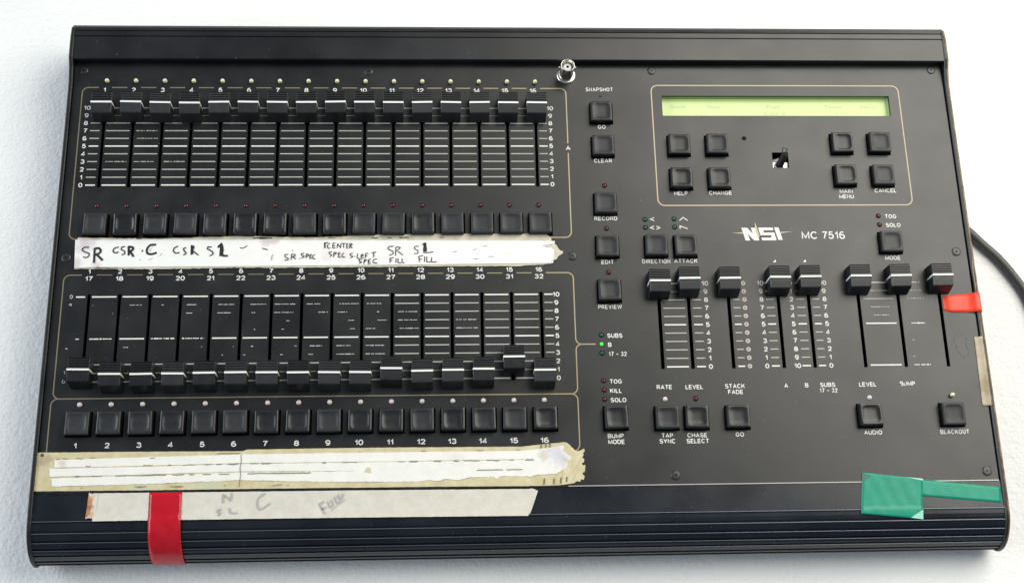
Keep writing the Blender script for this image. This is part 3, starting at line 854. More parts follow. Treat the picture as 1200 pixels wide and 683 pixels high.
# lower bank, rubbed away on the left
cov = {10: [1]*17, 9: [0,.02,.5,.1,.4,.65,.65,.85,.6,.8,.6,1,1,1,1,1,1], 8: [0,.02,0,0,.25,.55,.15,.8,.4,.4,.1,.8,1,1,1,1,1],
       7: [0,0,0,0,0,0,0,.15,0,.25,.4,.8,1,.85,1,1,1], 6: [0,0,0,0,0,0,.05,.1,0,.2,.4,.8,1,.9,1,1,1],
       5: [.5,.9,1,.95,.9,1,1,1,1,1,1,1,1,1,1,1,1], 4: [0,0,.2,0,.05,.02,.1,.1,.5,.6,.8,1,1,1,1,1,1],
       3: [0,0,0,0,0,.05,.1,.1,.2,.75,.8,1,1,1,1,1,1], 2: [0]+[1]*16, 1: [.6]+[1]*16, 0: [1]*17}
mk = MB(); dm = MB()
for k in range(11):
    y = -131.5 + 5.52 * k; bold = k in (0, 5, 10); b_ = mk if bold else dm; w = 0.85 if bold else 0.6
    spans = [(XF[0]-8.0, XF[0]-2.4)] + [(XF[i]+1.9, XF[i+1]-2.0) for i in range(15)] + [(XF[15]+2.0, XF[15]+7.4)]
    for (a, b), c in zip(spans, cov[k]):
        if c: worn(b_, a, b, y, w, c)
centred(mk, 'scale_marks', M['white_ink'], con); centred(dm, 'scale_marks', M['dim_ink'], con)
nm = MB()
for k in range(11): stroke_text(nm, str(k), 314.4, -131.6 + 5.52*k, 3.1)
centred(nm, 'scale_numerals', M['white_ink'], con)
nm = MB()
for s, y, h in (('0', -76.1, 2.6), ('9', -81.6, 2.0), ('1', -125.4, 2.4), ('0', -131.0, 2.4)): stroke_text(nm, s, 8.0, y, h)
hline(nm, 7.3, 8.6, -110, .5)
# rubbed patches over the worn numerals
centred(nm, 'worn_numerals', M['dim_ink'], con)
pt = MB()
for (x, y, w, h) in ((6.7, -76.4, 1.2, 1.4), (8.4, -82.6, 2.4, 1.2), (8.6, -130.1, 1.8, 1.2)): pt.add([(x-w/2,y-h/2,.16),(x+w/2,y-h/2+.2,.16),(x+w/2-.2,y+h/2,.16),(x-w/2+.3,y+h/2-.1,.16)],[(0,1,2,3)])
centred(pt, 'rubbed_patch', M['panel'], con)
nm = MB()
for i, x in enumerate(XF):
    stroke_text(nm, str(i+1), x - 1.0, -59.4, 3.1); stroke_text(nm, str(i+17), x - 1.0, -64.1, 3.1, xs=1.1)
centred(nm, 'channel_numbers', M['white_ink'], con)
nm = MB()
for i, x in enumerate(XF): stroke_text(nm, str(i+1), x - 0.6, -171.2, 3.4, xs=1.1)
centred(nm, 'channel_numbers', M['white_ink'], con)

# right hand scales
R0, RS = -125.2, 5.56
mk = MB(); dm = MB(); nm = MB(); pk = MB(); pd = MB()
for k in range(11):
    y = R0 + RS*k; bold = k in (0, 5, 10); b_ = mk if bold else dm; w = 0.85 if bold else 0.6
    hline(b_, 383.4, 397.4, y, w); hline(b_, 402.6, 408.2, y, w)
    stroke_text(nm, str(k), 411.4, y, 3.1)
    hline(b_, 429.0, 433.4, y, w)
    pk.lathe([(1.45, ZI), (0.01, ZI)], 436.5, y, n=18, smooth=False)
    stroke_text(pd, '4', 436.4, y, 1.5, z=ZI+.06, w=.3)
    hline(b_, 450.6, 455.8, y, w); stroke_text(nm, str(k), 447.6, y, 3.1)
    stroke_text(nm, str(10-k), 467.2, y, 3.1); hline(b_, 470.4, 475.8, y, w)
    hline(b_, 481.0, 485.6, y, w); stroke_text(nm, str(k), 489.0, y, 3.1)
f1 = {10: 1, 9: 1, 8: 1, 7: .62, 6: .5, 5: 1, 4: 0, 3: 0, 2: 0, 1: 0, 0: 1}
f2 = {10: .8, 9: .55, 8: .7, 7: 0, 6: 0, 5: .6, 4: 0, 3: .07, 2: 0, 1: .1, 0: .7}
for k in range(11):
    y = R0 + RS*k; b_ = mk if k in (0, 5, 10) else dm; w = 0.8 if k in (0, 5, 10) else .55
    if f1[k]: worn(b_, 514.5, 534.6, y, w, f1[k]) if f1[k] < 1 else hline(b_, 514.5, 534.6, y, w)
    if f2[k]: worn(b_, 540.2, 555.5, y, w, f2[k])
centred(mk, 'scale_marks', M['white_ink'], con); centred(dm, 'scale_marks', M['dim_ink'], con)
centred(nm, 'scale_numerals', M['white_ink'], con); centred(pk, 'scale_dots', M['pink_ink'], con); centred(pd, 'dot_glyphs', M['panel'], con)
for x in (458.5, 478.4):
    MB().add([(-1.1, -.9, 0), (1.0, -.9, 0), (.7, 1.0, 0)], [(0, 1, 2)]).build('wedge_mark', M['white_ink'], con, (x, -54.4, ZI))

W = M['white_ink']
for s, x, y in [('SNAPSHOT', 348.8, 70.0), ('GO', 349.2, 42.0), ('CLEAR', 349.0, 17.3), ('RECORD', 349.0, -24.0), ('EDIT', 348.8, -54.3), ('PREVIEW', 348.9, -84.8),
    ('DIRECTION', 380.6, -54.0), ('ATTACK', 400.0, -53.8), ('HELP', 399.9, -6.3), ('CHANGE', 426.4, -6.0), ('MAIN', 511.3, -5.0), ('MENU', 511.1, -8.8), ('CANCEL', 538.0, -4.6),
    ('TOG', 539.3, -23.1), ('SOLO', 540.3, -29.3), ('MODE', 537.4, -52.4),
    ('SUBS', 351.1, -104.0), ('B', 347.6, -110.0), ('17 – 32', 352.4, -116.1), ('TOG', 350.3, -134.0), ('KILL', 350.1, -140.0), ('SOLO', 351.4, -146.0),
    ('RATE', 380.9, -138.0), ('LEVEL', 399.9, -138.1), ('STACK', 425.8, -137.8), ('FADE', 426.0, -141.6), ('A', 458.6, -137.8), ('B', 471.8, -137.7), ('SUBS', 485.3, -137.5), ('17 – 32', 485.5, -141.2),
    ('LEVEL', 511.1, -137.5), ('BUMP', 348.6, -168.8), ('MODE', 348.9, -172.5), ('TAP', 380.9, -168.9), ('SYNC', 380.8, -172.5), ('CHASE', 399.7, -168.9), ('SELECT', 399.8, -172.6),
    ('GO', 426.5, -168.8), ('AUDIO', 511.1, -168.5), ('BLACKOUT', 563.4, -168.7)]:
    lettering(s, x, y - 0.3, 2.85, W, con, xs=.66 if len(s) > 6 else .76, gap=.29 if len(s) > 6 else .27, bold=.155 if len(s) > 6 else .175)
o = lettering('BUMP', 536.9, -137.6, 2.8, W, con, xs=.76); o['label'] = 'half worn away white lettering reading BUMP'
pt = MB()
for (x, y, w, h) in ((532.2, -138.2, 1.2, 1.4), (534.6, -136.6, 1.5, 1.3), (536.2, -138.6, .8, .7)): pt.add([(x-w/2,y-h/2,.16),(x+w/2,y-h/2+.2,.16),(x+w/2-.2,y+h/2,.16),(x-w/2+.3,y+h/2-.1,.16)],[(0,1,2,3)])
centred(pt, 'rubbed_patch', M['panel'], con)
lettering('A', 326.0, 26.2, 3.0, W, con)
lettering('MC 7516', 492.6, -36.6, 5.3, W, con, xs=.86, bold=.145, gap=.27)

# direction and attack symbols
def sym(lines, x, y, w=.55):
    s = MB()
    for k, l in enumerate(lines): s.ribbon(l, w, 0.01*k)
    s.build('printed_symbol', W, con, (x, y, ZI))
sym([[(1.3, 1.1), (-1.3, 0), (1.3, -1.1)]], 379.6, -24.9)
sym([[(-0.7, 1.1), (-3.2, 0), (-0.7, -1.1)], [(0.9, 1.1), (3.2, 0), (0.9, -1.1)]], 381.2, -30.9)
sym([[(-2.7, -1.1), (0, 1.1), (2.7, -1.1)]], 400.3, -24.8)
sym([[(-2.5, -1.1), (-2.5, 1.0), (2.6, -1.1)]], 400.2, -30.7)

# maker's emblem: heavy leaning NSI with a fine cross flare
def cp(cx, cy): return (438.4 + (cx - 78 - 0.1*(cy-105))*0.0645, -31.2 - (cy-105)*0.0724)
lg = MB()
polys = [[(78,105),(122,105),(170,228),(124,228)], [(86,105),(138,105),(262,228),(212,228)], [(176,105),(220,105),(266,228),(220,228)],
         [(252,104),(400,104),(409,130),(262,130)], [(251,104),(297,104),(317,176),(275,176)], [(266,152),(416,152),(425,178),(275,178)],
         [(378,152),(418,152),(442,228),(398,228)], [(286,202),(436,202),(442,228),(294,228)], [(415,103),(461,103),(506,224),(460,224)]]
for k, p in enumerate(polys): lg.poly([cp(*q) for q in p], ZI + 0.02*k)
o = centred(lg, 'maker_emblem', W, con); o['label'] = 'heavy leaning white letters NSI'
fl = MB()
for k, p in enumerate([[(-25,158),(90,151),(92,163)], [(480,148),(484,160),(612,144)], [(214,48),(236,100),(268,196),(246,196),(218,100)]]): fl.poly([cp(*q) for q in p], 0.32 + 0.01*k)
centred(fl, 'emblem_flare', mat('gold_print', (0.55, 0.50, 0.30), .5), con)

# ---------------------------------------------------------------- tan frames drawn on the panel
def arc(cx, cy, r, a0, a1, n=7): return [(cx + r*math.cos(math.radians(a0+(a1-a0)*k/n)), cy + r*math.sin(math.radians(a0+(a1-a0)*k/n))) for k in range(n+1)]
T = M['tan_ink']
LW = 0.75
fa = MB(); rr = 4.0
xl, xr, yt, yb = 3.2, 325.9, 70.4, -37.4
fa.ribbon([(xl+12, yb)] + arc(xl+rr, yb+rr, rr, 270, 180) + arc(xl+rr, yt-rr, rr, 180, 90) + [(XF[0]-5.2, yt)], LW, ZI)
for i in range(15): fa.ribbon([(XF[i]+3.4, yt), (XF[i+1]-5.6, yt)], LW, ZI)
fa.ribbon([(XF[15]+3.6, yt)] + arc(xr-rr, yt-rr, rr, 90, 0) + [(xr, 29.6)], LW, ZI)
fa.ribbon([(xr, 22.6)] + arc(xr-rr, yb+rr, rr, 0, -90) + [(300, yb)], LW, ZI)
centred(fa, 'printed_frame', T, con)
fb = MB(); xl, xr, yt, yb = 2.4, 326.0, -61.7, -142.0
fb.ribbon([(XF[0]-5.6, yt)] + arc(xl+rr, yt-rr, rr, 90, 180) + arc(xl+rr, yb+rr, rr, 180, 270) + [(200, yb+.1)] + [(320, yb)] + arc(xr-rr, yb+rr, rr, 270, 360) + arc(xr+rr-.2, -113.6, rr-.2, 180, 90) + [(338.6, -109.8)], LW, ZI)
for i in range(15): fb.ribbon([(XF[i]+3.6, yt), (XF[i+1]-5.6, yt)], .6, ZI)
fb.ribbon([(XF[15]+3.6, yt)] + arc(xr-rr, yt-rr, rr, 90, 0) + arc(xr+rr-.2, -106.0, rr-.2, 180, 270), LW, ZI+.02)
centred(fb, 'printed_frame', T, con)
fc = MB(); xl, xr, yt, yb = 1.6, 325.9, -142.0, -178.2
fc.ribbon(arc(xr-rr, yt-rr, rr, 85, 0) + arc(xr-rr, yb+rr, rr, 0, -90) + [(200, yb)], LW, ZI+.04)
fc.ribbon(arc(xl+rr, yt-rr, rr, 95, 180) + arc(xl+rr, yb+rr, rr, 180, 270), LW, ZI+.04)
centred(fc, 'printed_frame', T, con)
fd = MB(); xl, xr, yt, yb = 384.2, 555.4, 72.9, -15.2; rr = 4.5
fd.ribbon(arc(xl+rr, yt-rr, rr, 180, 90) + arc(xr-rr, yt-rr, rr, 90, 0) + arc(xr-rr, yb+rr, rr, 0, -90) + arc(xl+rr, yb+rr, rr, -90, -180), LW, ZI, closed=True)
centred(fd, 'printed_frame', mat('pale_tan_print', (0.55, 0.46, 0.30), .6), con)

# ---------------------------------------------------------------- display
dc = ((LCD[0]+LCD[1])/2, (LCD[2]+LCD[3])/2)
disp = MB().box(LCD[0]-dc[0]+.1, LCD[1]-dc[0]-.1, LCD[2]-dc[1]+.1, LCD[3]-dc[1]-.1, -6.0, -4.6).build('display_screen', M['lcd'], con, (dc[0], dc[1], 0))
disp['label'] = 'lit yellow-green character display'
fm = MB(); w = (LCD[1]-LCD[0])/2; h = (LCD[3]-LCD[2])/2
fm.add([(-w+.05,-h+.05,-2.1),(w-.05,-h+.05,-2.1),(w-.05,h-.05,-2.1),(-w+.05,h-.05,-2.1),(-w+.5,-h+.3,-4.5),(w-1.3,-h+.3,-4.5),(w-1.3,h-.3,-4.5),(-w+.5,h-.3,-4.5)], [(0,1,5,4),(1,2,6,5),(2,3,7,6),(3,0,4,7)])
fm.build('display_bevel', M['bezel'], disp, (dc[0], dc[1], 0))
tx = MB()
def L5x(c): return LCD[0] + 1.0 + (c - 30) / 1090 * 155
for s, a, b, row in [('Stack', 45, 165, 0), ('Step', 228, 325, 0), ('Page', 518, 620, 0), ('Timer', 808, 915, 0), ('Setup', 975, 1090, 0), ('- / -', 178, 250, 1), ('0-00  0', 492, 650, 1), ('1', 870, 880, 1)]:
    add_text(tx, s, L5x((a+b)/2)-dc[0], (1.6 if row == 0 else -3.8) , 2.6, z=-4.55, xs=1.5, bold=0.0)
tx.build('display_characters', M['lcd_text'], disp, (dc[0], dc[1], 0))['kind'] = 'stuff'

# ---------------------------------------------------------------- lamp socket (BNC style connector)
bx, by = 326.4, 80.2
so = thing_part = MB().lathe([(6.4, 0.05), (6.4, 0.9), (5.9, 1.3), (4.9, 1.3)], n=36).build('lamp_socket', M['nickel'], con, (bx, by, 0))
so['label'] = 'shiny nickel bayonet socket standing up at the back edge'
MB().lathe([(4.9, 1.2), (4.7, 2.0), (4.7, 14.6), (4.45, 14.9), (4.1, 14.6), (4.0, 9.8), (3.6, 9.6)], n=36).build('socket_barrel', mat('barrel_nickel', (0.62, 0.60, 0.55), 0.25, metal=1.0), so, (bx, by, 0))
MB().lathe([(3.7, 9.3), (2.7, 9.6), (2.6, 12.2), (1.0, 12.4), (0.9, 11.0), (0.01, 11.0)], n=30).build('socket_insert', M['ptfe'], so, (bx, by, 0))
MB().lathe([(0.85, 12.46), (0.01, 12.46)], n=16, smooth=False).build('socket_pin_hole', M['inside'], so, (bx, by, 0))
for s_ in (-1, 1):
    MB().tube([(s_*4.5, 0, 11.2), (s_*5.9, 0, 11.2)], 0.85, 10).build('bayonet_lug', M['nickel'], so, (bx, by, 0))

# ---------------------------------------------------------------- broken joystick
jx, jy = 468.9, 17.4
brk = mat('joystick_bracket', (0.20, 0.20, 0.20), 0.4, metal=0.5)
js = MB().box(-5.5, 5.5, -5.6, -0.6, -3.4, -2.6).build('joystick', mat('bright_plate', (0.85, 0.85, 0.83), 0.35, metal=0.4), con, (jx, jy, 0))
js['label'] = 'snapped off joystick stub in a square hole'
MB().tube([(-0.9, -3.8, -2.6), (-0.4, -2.8, -0.4), (0.7, -0.2, 3.4), (1.4, 1.6, 6.2)], [2.4, 2.5, 2.4, 2.2], 12).build('joystick_stub', M['black_plastic'], js, (jx, jy, 0))
MB().add([(-5.3,-.6,-2.7),(0,-.2,-2.4),(-.4,2.6,-2.6),(-4.9,1.4,-3.0)], [(0,1,2,3)]).build('bracket_plate', brk, js, (jx, jy, 0))
MB().lathe([(3.2, -2.5), (3.0, -1.6), (2.4, -1.2)], -0.9, -3.6, n=20).build('joystick_collar', M['nickel'], js, (jx, jy, 0))
MB().tube([(0.0, 2.0, 5.8), (-.4, 3.6, 8.0), (-.2, 4.8, 9.4), (1.2, 4.5, 9.2), (3.0, 3.8, 9.0), (2.2, 3.0, 7.2), (1.4, 2.2, 6.0)], 0.3, 6).build('bent_wire', M['wire'], js, (jx, jy, 0))

# faint ring of old glue
gr = MB()
rg = random.Random(12)
ring = [(571.5,-106),(575,-105),(578.5,-106.5),(579.5,-110),(578,-113),(580,-117),(578,-121),(574.5,-120),(572.3,-115.5),(570.8,-111)]
for k in range(60):
    a = rg.randrange(10); p, q = ring[a], ring[(a+1) % 10]; f0 = rg.random()*.6; f1 = f0 + rg.uniform(.15,.4)
    o1, o2 = rg.uniform(-.7,.7), rg.uniform(-.7,.7)
    gr.ribbon([(p[0]+(q[0]-p[0])*f0+o1, p[1]+(q[1]-p[1])*f0+o2), (p[0]+(q[0]-p[0])*(f0+f1)/2+o1*.6, p[1]+(q[1]-p[1])*(f0+f1)/2+o2*.6+rg.uniform(-.3,.3)), (p[0]+(q[0]-p[0])*f1+o2, p[1]+(q[1]-p[1])*f1+o1)], rg.uniform(.15,.5), .05+.002*k)
centred(gr, 'glue_residue', M['residue'], con)

# ---------------------------------------------------------------- tapes
def along(pts, x):
    for (a, b) in zip(pts, pts[1:]):
        if a[0] <= x <= b[0]: return a[1] + (b[1]-a[1]) * (x-a[0])/(b[0]-a[0])
    return pts[-1][1] if x > pts[-1][0] else pts[0][1]
def strip(top, bot, z, t=0.14, step=2.0, jit=0.06, wave=0.05, zf=None, seed=1):
    """thin sheet between a top and a bottom edge line, with slightly uneven edges and a little lift"""
    rnd = random.Random(seed)
    x0, x1 = top[0][0], top[-1][0]; n = max(4, int((x1-x0)/step)); V = []; K = 5
    ph = rnd.random()*6
    for i in range(n+1):
        u = i/n; xt = x0 + (x1-x0)*u; xb_ = bot[0][0] + (bot[-1][0]-bot[0][0])*u
        yt_ = along(top, xt) + rnd.uniform(-jit, jit); yb_ = along(bot, xb_) + rnd.uniform(-jit, jit)
        for k in range(K):
            f = k/(K-1); x = xt*(1-f)+xb_*f; y = yt_*(1-f)+yb_*f
            zz = z + wave*(math.sin(x*.11+ph)+math.sin(x*.31+y*.4+ph)) + (zf(x, y) if zf else 0)
            V.append((x, y, zz + wave))
    f = [(i*K+k+1, (i+1)*K+k+1, (i+1)*K+k, i*K+k) for i in range(n) for k in range(K-1)]
    s = MB().add(V, f, True)
    rim = [i*K for i in range(n+1)] + [n*K+k for k in range(1, K)] + [i*K+K-1 for i in range(n-1, -1, -1)] + [k for k in range(K-2, 0, -1)]
    m_ = len(rim)
    s.add([V[i] for i in rim] + [(V[i][0], V[i][1], z - t) for i in rim], [(j, (j+1) % m_, m_+(j+1) % m_, m_+j) for j in range(m_)])
    return s
def tape(name, label, cat, centre, sb, mt):
    sb.v = [(x-centre[0], y-centre[1], z-centre[2]) for x, y, z in sb.v]
    o = sb.build(name, mt, None, centre)
    return tag(o, label, cat)
def sub(parent, name, sb, mt):
    xs_ = [p[0] for p in sb.v]; ys_ = [p[1] for p in sb.v]
    c = ((min(xs_)+max(xs_))/2, (min(ys_)+max(ys_))/2, sb.v[0][2])
    sb.v = [(x-c[0], y-c[1], z-c[2]) for x, y, z in sb.v]
    return sb.build(name, mt, parent, c)
def ink(parent, name, data, z, mt, curve_=True):
    # strokes that lie close together make one word
    groups = []
    for st in data:
        hit = [g for g in groups if any((a[0]-b[0])**2 + (a[1]-b[1])**2 < 4.6 for _, q in g for a in q for b in st[1])]
        new = [st]
        for g in hit: new = g + new; groups.remove(g)
        groups.append(new)
    for g in groups:
        s = MB()
        for k, (w, pts) in enumerate(g): s.ribbon(smooth(pts) if len(pts) > 2 else pts, w, z + 0.004*k)
        sub(parent, name, s, mt)
def smooth(p):
    out = []
    for i in range(len(p)-1):
        p0 = p[max(0, i-1)]; p1 = p[i]; p2 = p[i+1]; p3 = p[min(len(p)-1, i+2)]
        for k in range(3):
            t_ = k/3
            out.append(tuple(0.5*((2*p1[d]) + (-p0[d]+p2[d])*t_*.8 + (2*p0[d]-5*p1[d]+4*p2[d]-p3[d])*t_*t_*.8 + (-p0[d]+3*p1[d]-3*p2[d]+p3[d])*t_**3*.8 + 0) if False else p1[d]+(p2[d]-p1[d])*t_ + 0.10*((p2[d]-p0[d])-(p3[d]-p1[d]))*t_*(1-t_)*2 for d in (0, 1)))
    out.append(p[-1]); return out

# handwritten channel strip between the two fader banks
ta = tape('label_tape', 'white label strip handwritten SR, CSR, C in black marker between two fader rows', 'label tape', (160, -48, 0.6),
    strip([(7.6,-38.2),(100,-38.6),(200,-39.2),(314.8,-40.2)], [(8.6,-56.9),(100,-56.6),(200,-56.2),(313.2,-55.4)], 0.95, t=.15, seed=3), M['label_white'])
sub(ta, 'backing_tape', strip([(9.0,-36.4),(60,-37.4),(110,-35.8),(160,-37.0),(200,-35.2),(250,-34.8),(300,-35.0),(309.6,-35.2),(312.6,-38.4)],
    [(8.4,-57.6),(60,-58.0),(110,-57.3),(160,-57.5),(250,-57.0),(290,-57.2),(306,-56.3),(312.2,-55.6)], 0.42, t=.3, jit=.16, wave=.1, seed=4), M['cream_tape'])
sub(ta, 'crumpled_tape_end', strip([(312,-42.2),(315.5,-42.8),(317.3,-46.2),(319.6,-47.6)], [(312,-54.4),(315,-52.9),(317.2,-50.4),(319.9,-48.7)], 0.75, t=.4, jit=.4, wave=.35, step=.8, seed=9), M['cream_tape'])
ink(ta, 'handwritten_word', INK['ink_A'], 1.24, M['marker'])
ink(ta, 'faint_pen_mark', INK['faint_A'], 1.24, M['faint_ink'])
sm = MB(); rn = random.Random(5)
for (x, w) in ((46, 3), (120, 12), (124, 5), (168, 5), (196, 4), (206, 3), (214, 6), (240, 3), (26, 10), (22, 4)):
    y = -37.4 if x > 40 else -57.0
    sm.ribbon([(x, y), (x+w*.3, y+rn.uniform(-.3,.3)), (x+w*.7, y+rn.uniform(-.3,.3)), (x+w, y)], rn.uniform(.3, .7), 0.86 if x > 40 else 1.26)
sub(ta, 'pen_traces', sm, M['marker'])

# wide yellowed tape in front of the lower buttons
tb_ = tape('yellowed_tape', 'wide yellowed tape with three white paper strips under the lower button row', 'tape', (160, -187, 0.6),
    strip([(-4.2,-175.2),(60,-175.4),(119.8,-175.9),(120.6,-174.9),(200,-174.7),(240,-174.9),(290,-175.2),(306,-173.6),(317.5,-172.6),(320,-174.8)],
          [(-3.4,-198.6),(60,-198.9),(120,-198.9),(240,-199.2),(290,-199.6),(312.8,-199.4),(319,-197.0)], 0.42, jit=.07, wave=.04, seed=11), M['yellow_tape'])
jag = [(316,-174.2),(319.6,-174.8),(321.4,-176.4),(323,-178.2),(325.4,-178.4),(327.0,-177.6),(328.4,-176.9),(328.9,-178.4),(327.8,-179.6),(327.9,-181.2),(327.0,-182.4),(328.3,-183.6),(328.0,-185.3),(326.6,-186.2),(327.5,-187.4),
       (328.8,-187.0),(328.7,-189.0),(328.3,-191.4),(326.9,-191.9),(327.2,-193.2),(328.2,-194.0),(327.4,-196.3),(326.0,-195.9),(325.2,-197.4),(323.2,-197.0),(321.5,-198.2),(318.5,-198.6),(314,-199.2)]
sub(tb_, 'torn_tape_end', MB().poly(jag, 0.66, .4), M['yellow_tape'])
cr = MB()
for k, (a, b) in enumerate((((320.4,-176.6),(323.4,-183.0)),((323.4,-183.0),(322.6,-190.0)),((322.6,-190.0),(319.5,-197.6)),((325.6,-180),(324.6,-186)))):
    m2 = ((a[0]+b[0])/2+.5, (a[1]+b[1])/2); cr.add([(a[0]-.3,a[1],.67),(m2[0]-.8,m2[1],.67),(b[0]-.3,b[1],.67),(b[0],b[1],.70),(m2[0],m2[1],1.15),(a[0],a[1],.70),(a[0]+.8,a[1],.67),(m2[0]+1.0,m2[1],.67),(b[0]+.8,b[1],.67)],[(5,0,1,4),(4,1,2,3),(6,5,4,7),(7,4,3,8)])
sub(tb_, 'tape_wrinkle', cr, M['yellow_tape'])
sub(tb_, 'white_strip', strip([(7.0,-179.9),(60,-178.9),(118,-177.9),(200,-177.7),(290,-177.9),(306,-176.3),(317,-174.4),(319.5,-177)],
    [(7.4,-184.5),(60,-184.1),(118,-183.2),(200,-183.3),(290,-183.0),(306,-184.8),(317.5,-184.0),(320,-184)], 0.62, jit=.09, wave=.06, seed=21), M['strip_white'])
sub(tb_, 'white_strip', strip([(4.5,-185.2),(60,-184.7),(118,-183.8),(200,-183.7),(290,-183.5),(316,-184.0)],
    [(5.1,-190.0),(60,-189.4),(118,-188.3),(200,-189.0),(290,-189.2),(317.5,-189)], 0.64, jit=.09, wave=.06, seed=22), M['strip_white'])
lowb = [(6.8,-195.9),(60,-195.2),(118,-193.6),(170,-195.4),(226,-196.0),(232,-195.0),(238,-196.0),(243,-194.6),(250,-195.5),(257,-194.0),(272,-193.6),(274,-195.2),(277,-193.2),(295,-193.8),(300,-192.6),(311,-192.4),(318,-187.5)]
sub(tb_, 'white_strip', strip([(6.2,-191.0),(60,-190.2),(118,-188.9),(150,-189.2),(200,-188.9),(290,-189.1),(317.5,-185)], lowb, 0.66, jit=.22, wave=.06, step=1.0, seed=23), M['strip_white'])
sm = MB(); rn = random.Random(8); q = 0
def scrib(x, y, w, th, amp=.25):
    global q
    q += 1
    n_ = max(2, int(w/1.2)); sm.ribbon([(x+w*i/n_, y+rn.uniform(-amp, amp)) for i in range(n_+1)], th, .90 + .002*q)
for x, w in ((26,3),(60,6),(75,2),(84,7),(97,4),(104,3),(111,6),(124,5),(131,6),(168,2),(180,9),(214,4),(221,5),(236,4),(248,3),(254,10),(268,8),(282,3),(292,5)): scrib(x, -184.0 + (x/320)*.6, w, rn.uniform(.25,.7))
for x, w in ((20,3),(29,7),(44,16),(60,14),(78,7),(88,3),(96,5),(106,6),(123,38),(262,16),(280,10)): scrib(x, -190.1 + (x/320)*.8, w, rn.uniform(.25,.55), .12)
for x, w in ((104,14),(190,1),(228,3),(262,4),(286,3)): scrib(x, -177.2, w, rn.uniform(.25,.5), .2)
for x, w in ((8,2),(12,3),(20,4),(28,3),(64,3)): scrib(x, -179.3, w, .35, .5)
for x, w in ((24,1.2),(56,7),(58,2),(77,8),(80,4),(109,1.5),(138,6),(147,1)): scrib(x, -197.0, w, .35, .5)
sm.ribbon([(118.6,-178),(118.9,-182),(118.4,-186),(118.8,-190),(118.5,-197.5)], .4, .96)
sub(tb_, 'pen_traces', sm, M['old_pen'])
sub(tb_, 'tape_hole', MB().poly([(193.2,-189.6),(196.4,-190.4),(197.6,-189.8),(196.6,-187.0),(195.4,-186.8)], .93), M['yellow_tape'])
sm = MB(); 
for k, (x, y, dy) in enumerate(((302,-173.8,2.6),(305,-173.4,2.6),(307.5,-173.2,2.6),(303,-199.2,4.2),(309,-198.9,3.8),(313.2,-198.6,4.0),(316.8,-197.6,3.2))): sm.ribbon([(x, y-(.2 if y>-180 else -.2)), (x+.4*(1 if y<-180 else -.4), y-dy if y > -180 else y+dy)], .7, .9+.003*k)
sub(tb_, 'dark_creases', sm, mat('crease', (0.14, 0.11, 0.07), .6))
sub(tb_, 'rusty_spot', MB().lathe([(1.1, .60), (.01, .62)], -0.6, -176.8, n=12, smooth=False), mat('rusty_spot', (.09, .06, .04), .6))

# masking tape on the flat of the front rail
tc = tape('masking_tape', 'long cream masking tape pencilled with FULL and C along the front edge', 'tape', (160, -209, 0.4),
    strip([(32.4,-200.3),(120,-200.6),(200,-200.8),(297.2,-201.4)], [(32.4,-217.0),(120,-217.0),(200,-217.2),(292.8,-217.7)], 0.44, t=.3, jit=.07, wave=.06, zf=lambda x, y: .42 if y < -215.5 else 0.0, seed=31), M['masking'])
sub(tc, 'scorched_tape_end', strip([(29.2,-199.9),(30.5,-200.6),(34.5,-200.5)], [(28.2,-215.6),(30.5,-215.2),(34.2,-215.4)], 0.42, t=.3, jit=.4, wave=.12, step=.6, seed=33), M['masking'])
sub(tc, 'scorched_edge', strip([(29.0,-201.5),(29.9,-203),(31.6,-204)], [(28.4,-214.8),(29.6,-214.0),(30.6,-211.5)], 0.66, t=.1, jit=.7, wave=.05, step=.5, seed=35), M['rust'])
sub(tc, 'torn_corner', strip([(294.5,-201.2),(297.3,-201.4),(299.2,-202.6)], [(291.5,-217.6),(293.4,-217.2),(294.8,-214.6)], 0.46, t=.3, jit=.3, wave=.05, step=.7, seed=34), M['masking'])
ink(tc, 'pencilled_word', INK['pencil'], .82, M['pencil'])

# tapes that follow the front curve
def wrap(xa, xb, y0, t1, z, n=26, skew=0.0, bulge=None):
    """sheet from y0 on the flat to curve parameter t1, lying z above the rail"""
    path = [(y0 + (-215.2-y0)*k/6, .12 + z) for k in range(6)] + [(-214.8, .16+z), (-215.8, .62+z), (-217.3, .66+z)]
    path += [(-217.0 - (23.2+z+.2)*math.sin(t_*math.pi/2), -21.0+(21.0+z+.35)*math.cos(t_*math.pi/2)) for t_ in [t1*(k+3)/(n+2) for k in range(n)]]
    s = MB(); K = 9
    V = []
    for i, (y, zz) in enumerate(path):
        sh = skew * i/len(path)
        for k in range(K):
            f = k/(K-1); V.append((xa + sh + (xb-xa)*f + (random.uniform(-.05,.05) if k in (0, K-1) else 0), y, zz + .05*math.sin(k*1.3+i*.7)))
    s.add(V, [(i*K+k, (i+1)*K+k, (i+1)*K+k+1, i*K+k+1) for i in range(len(path)-1) for k in range(K-1)], True)
    return s
tr = tape('red_tape', 'red vinyl tape band folded down over the front edge across the masking tape', 'tape', (75, -218, 0),
    wrap(65.0, 84.4, -200.3, 0.99, 0.68, skew=1.0), M['red_tape'])
tr.modifiers.new('thickness', 'SOLIDIFY').thickness = 0.06 * MM

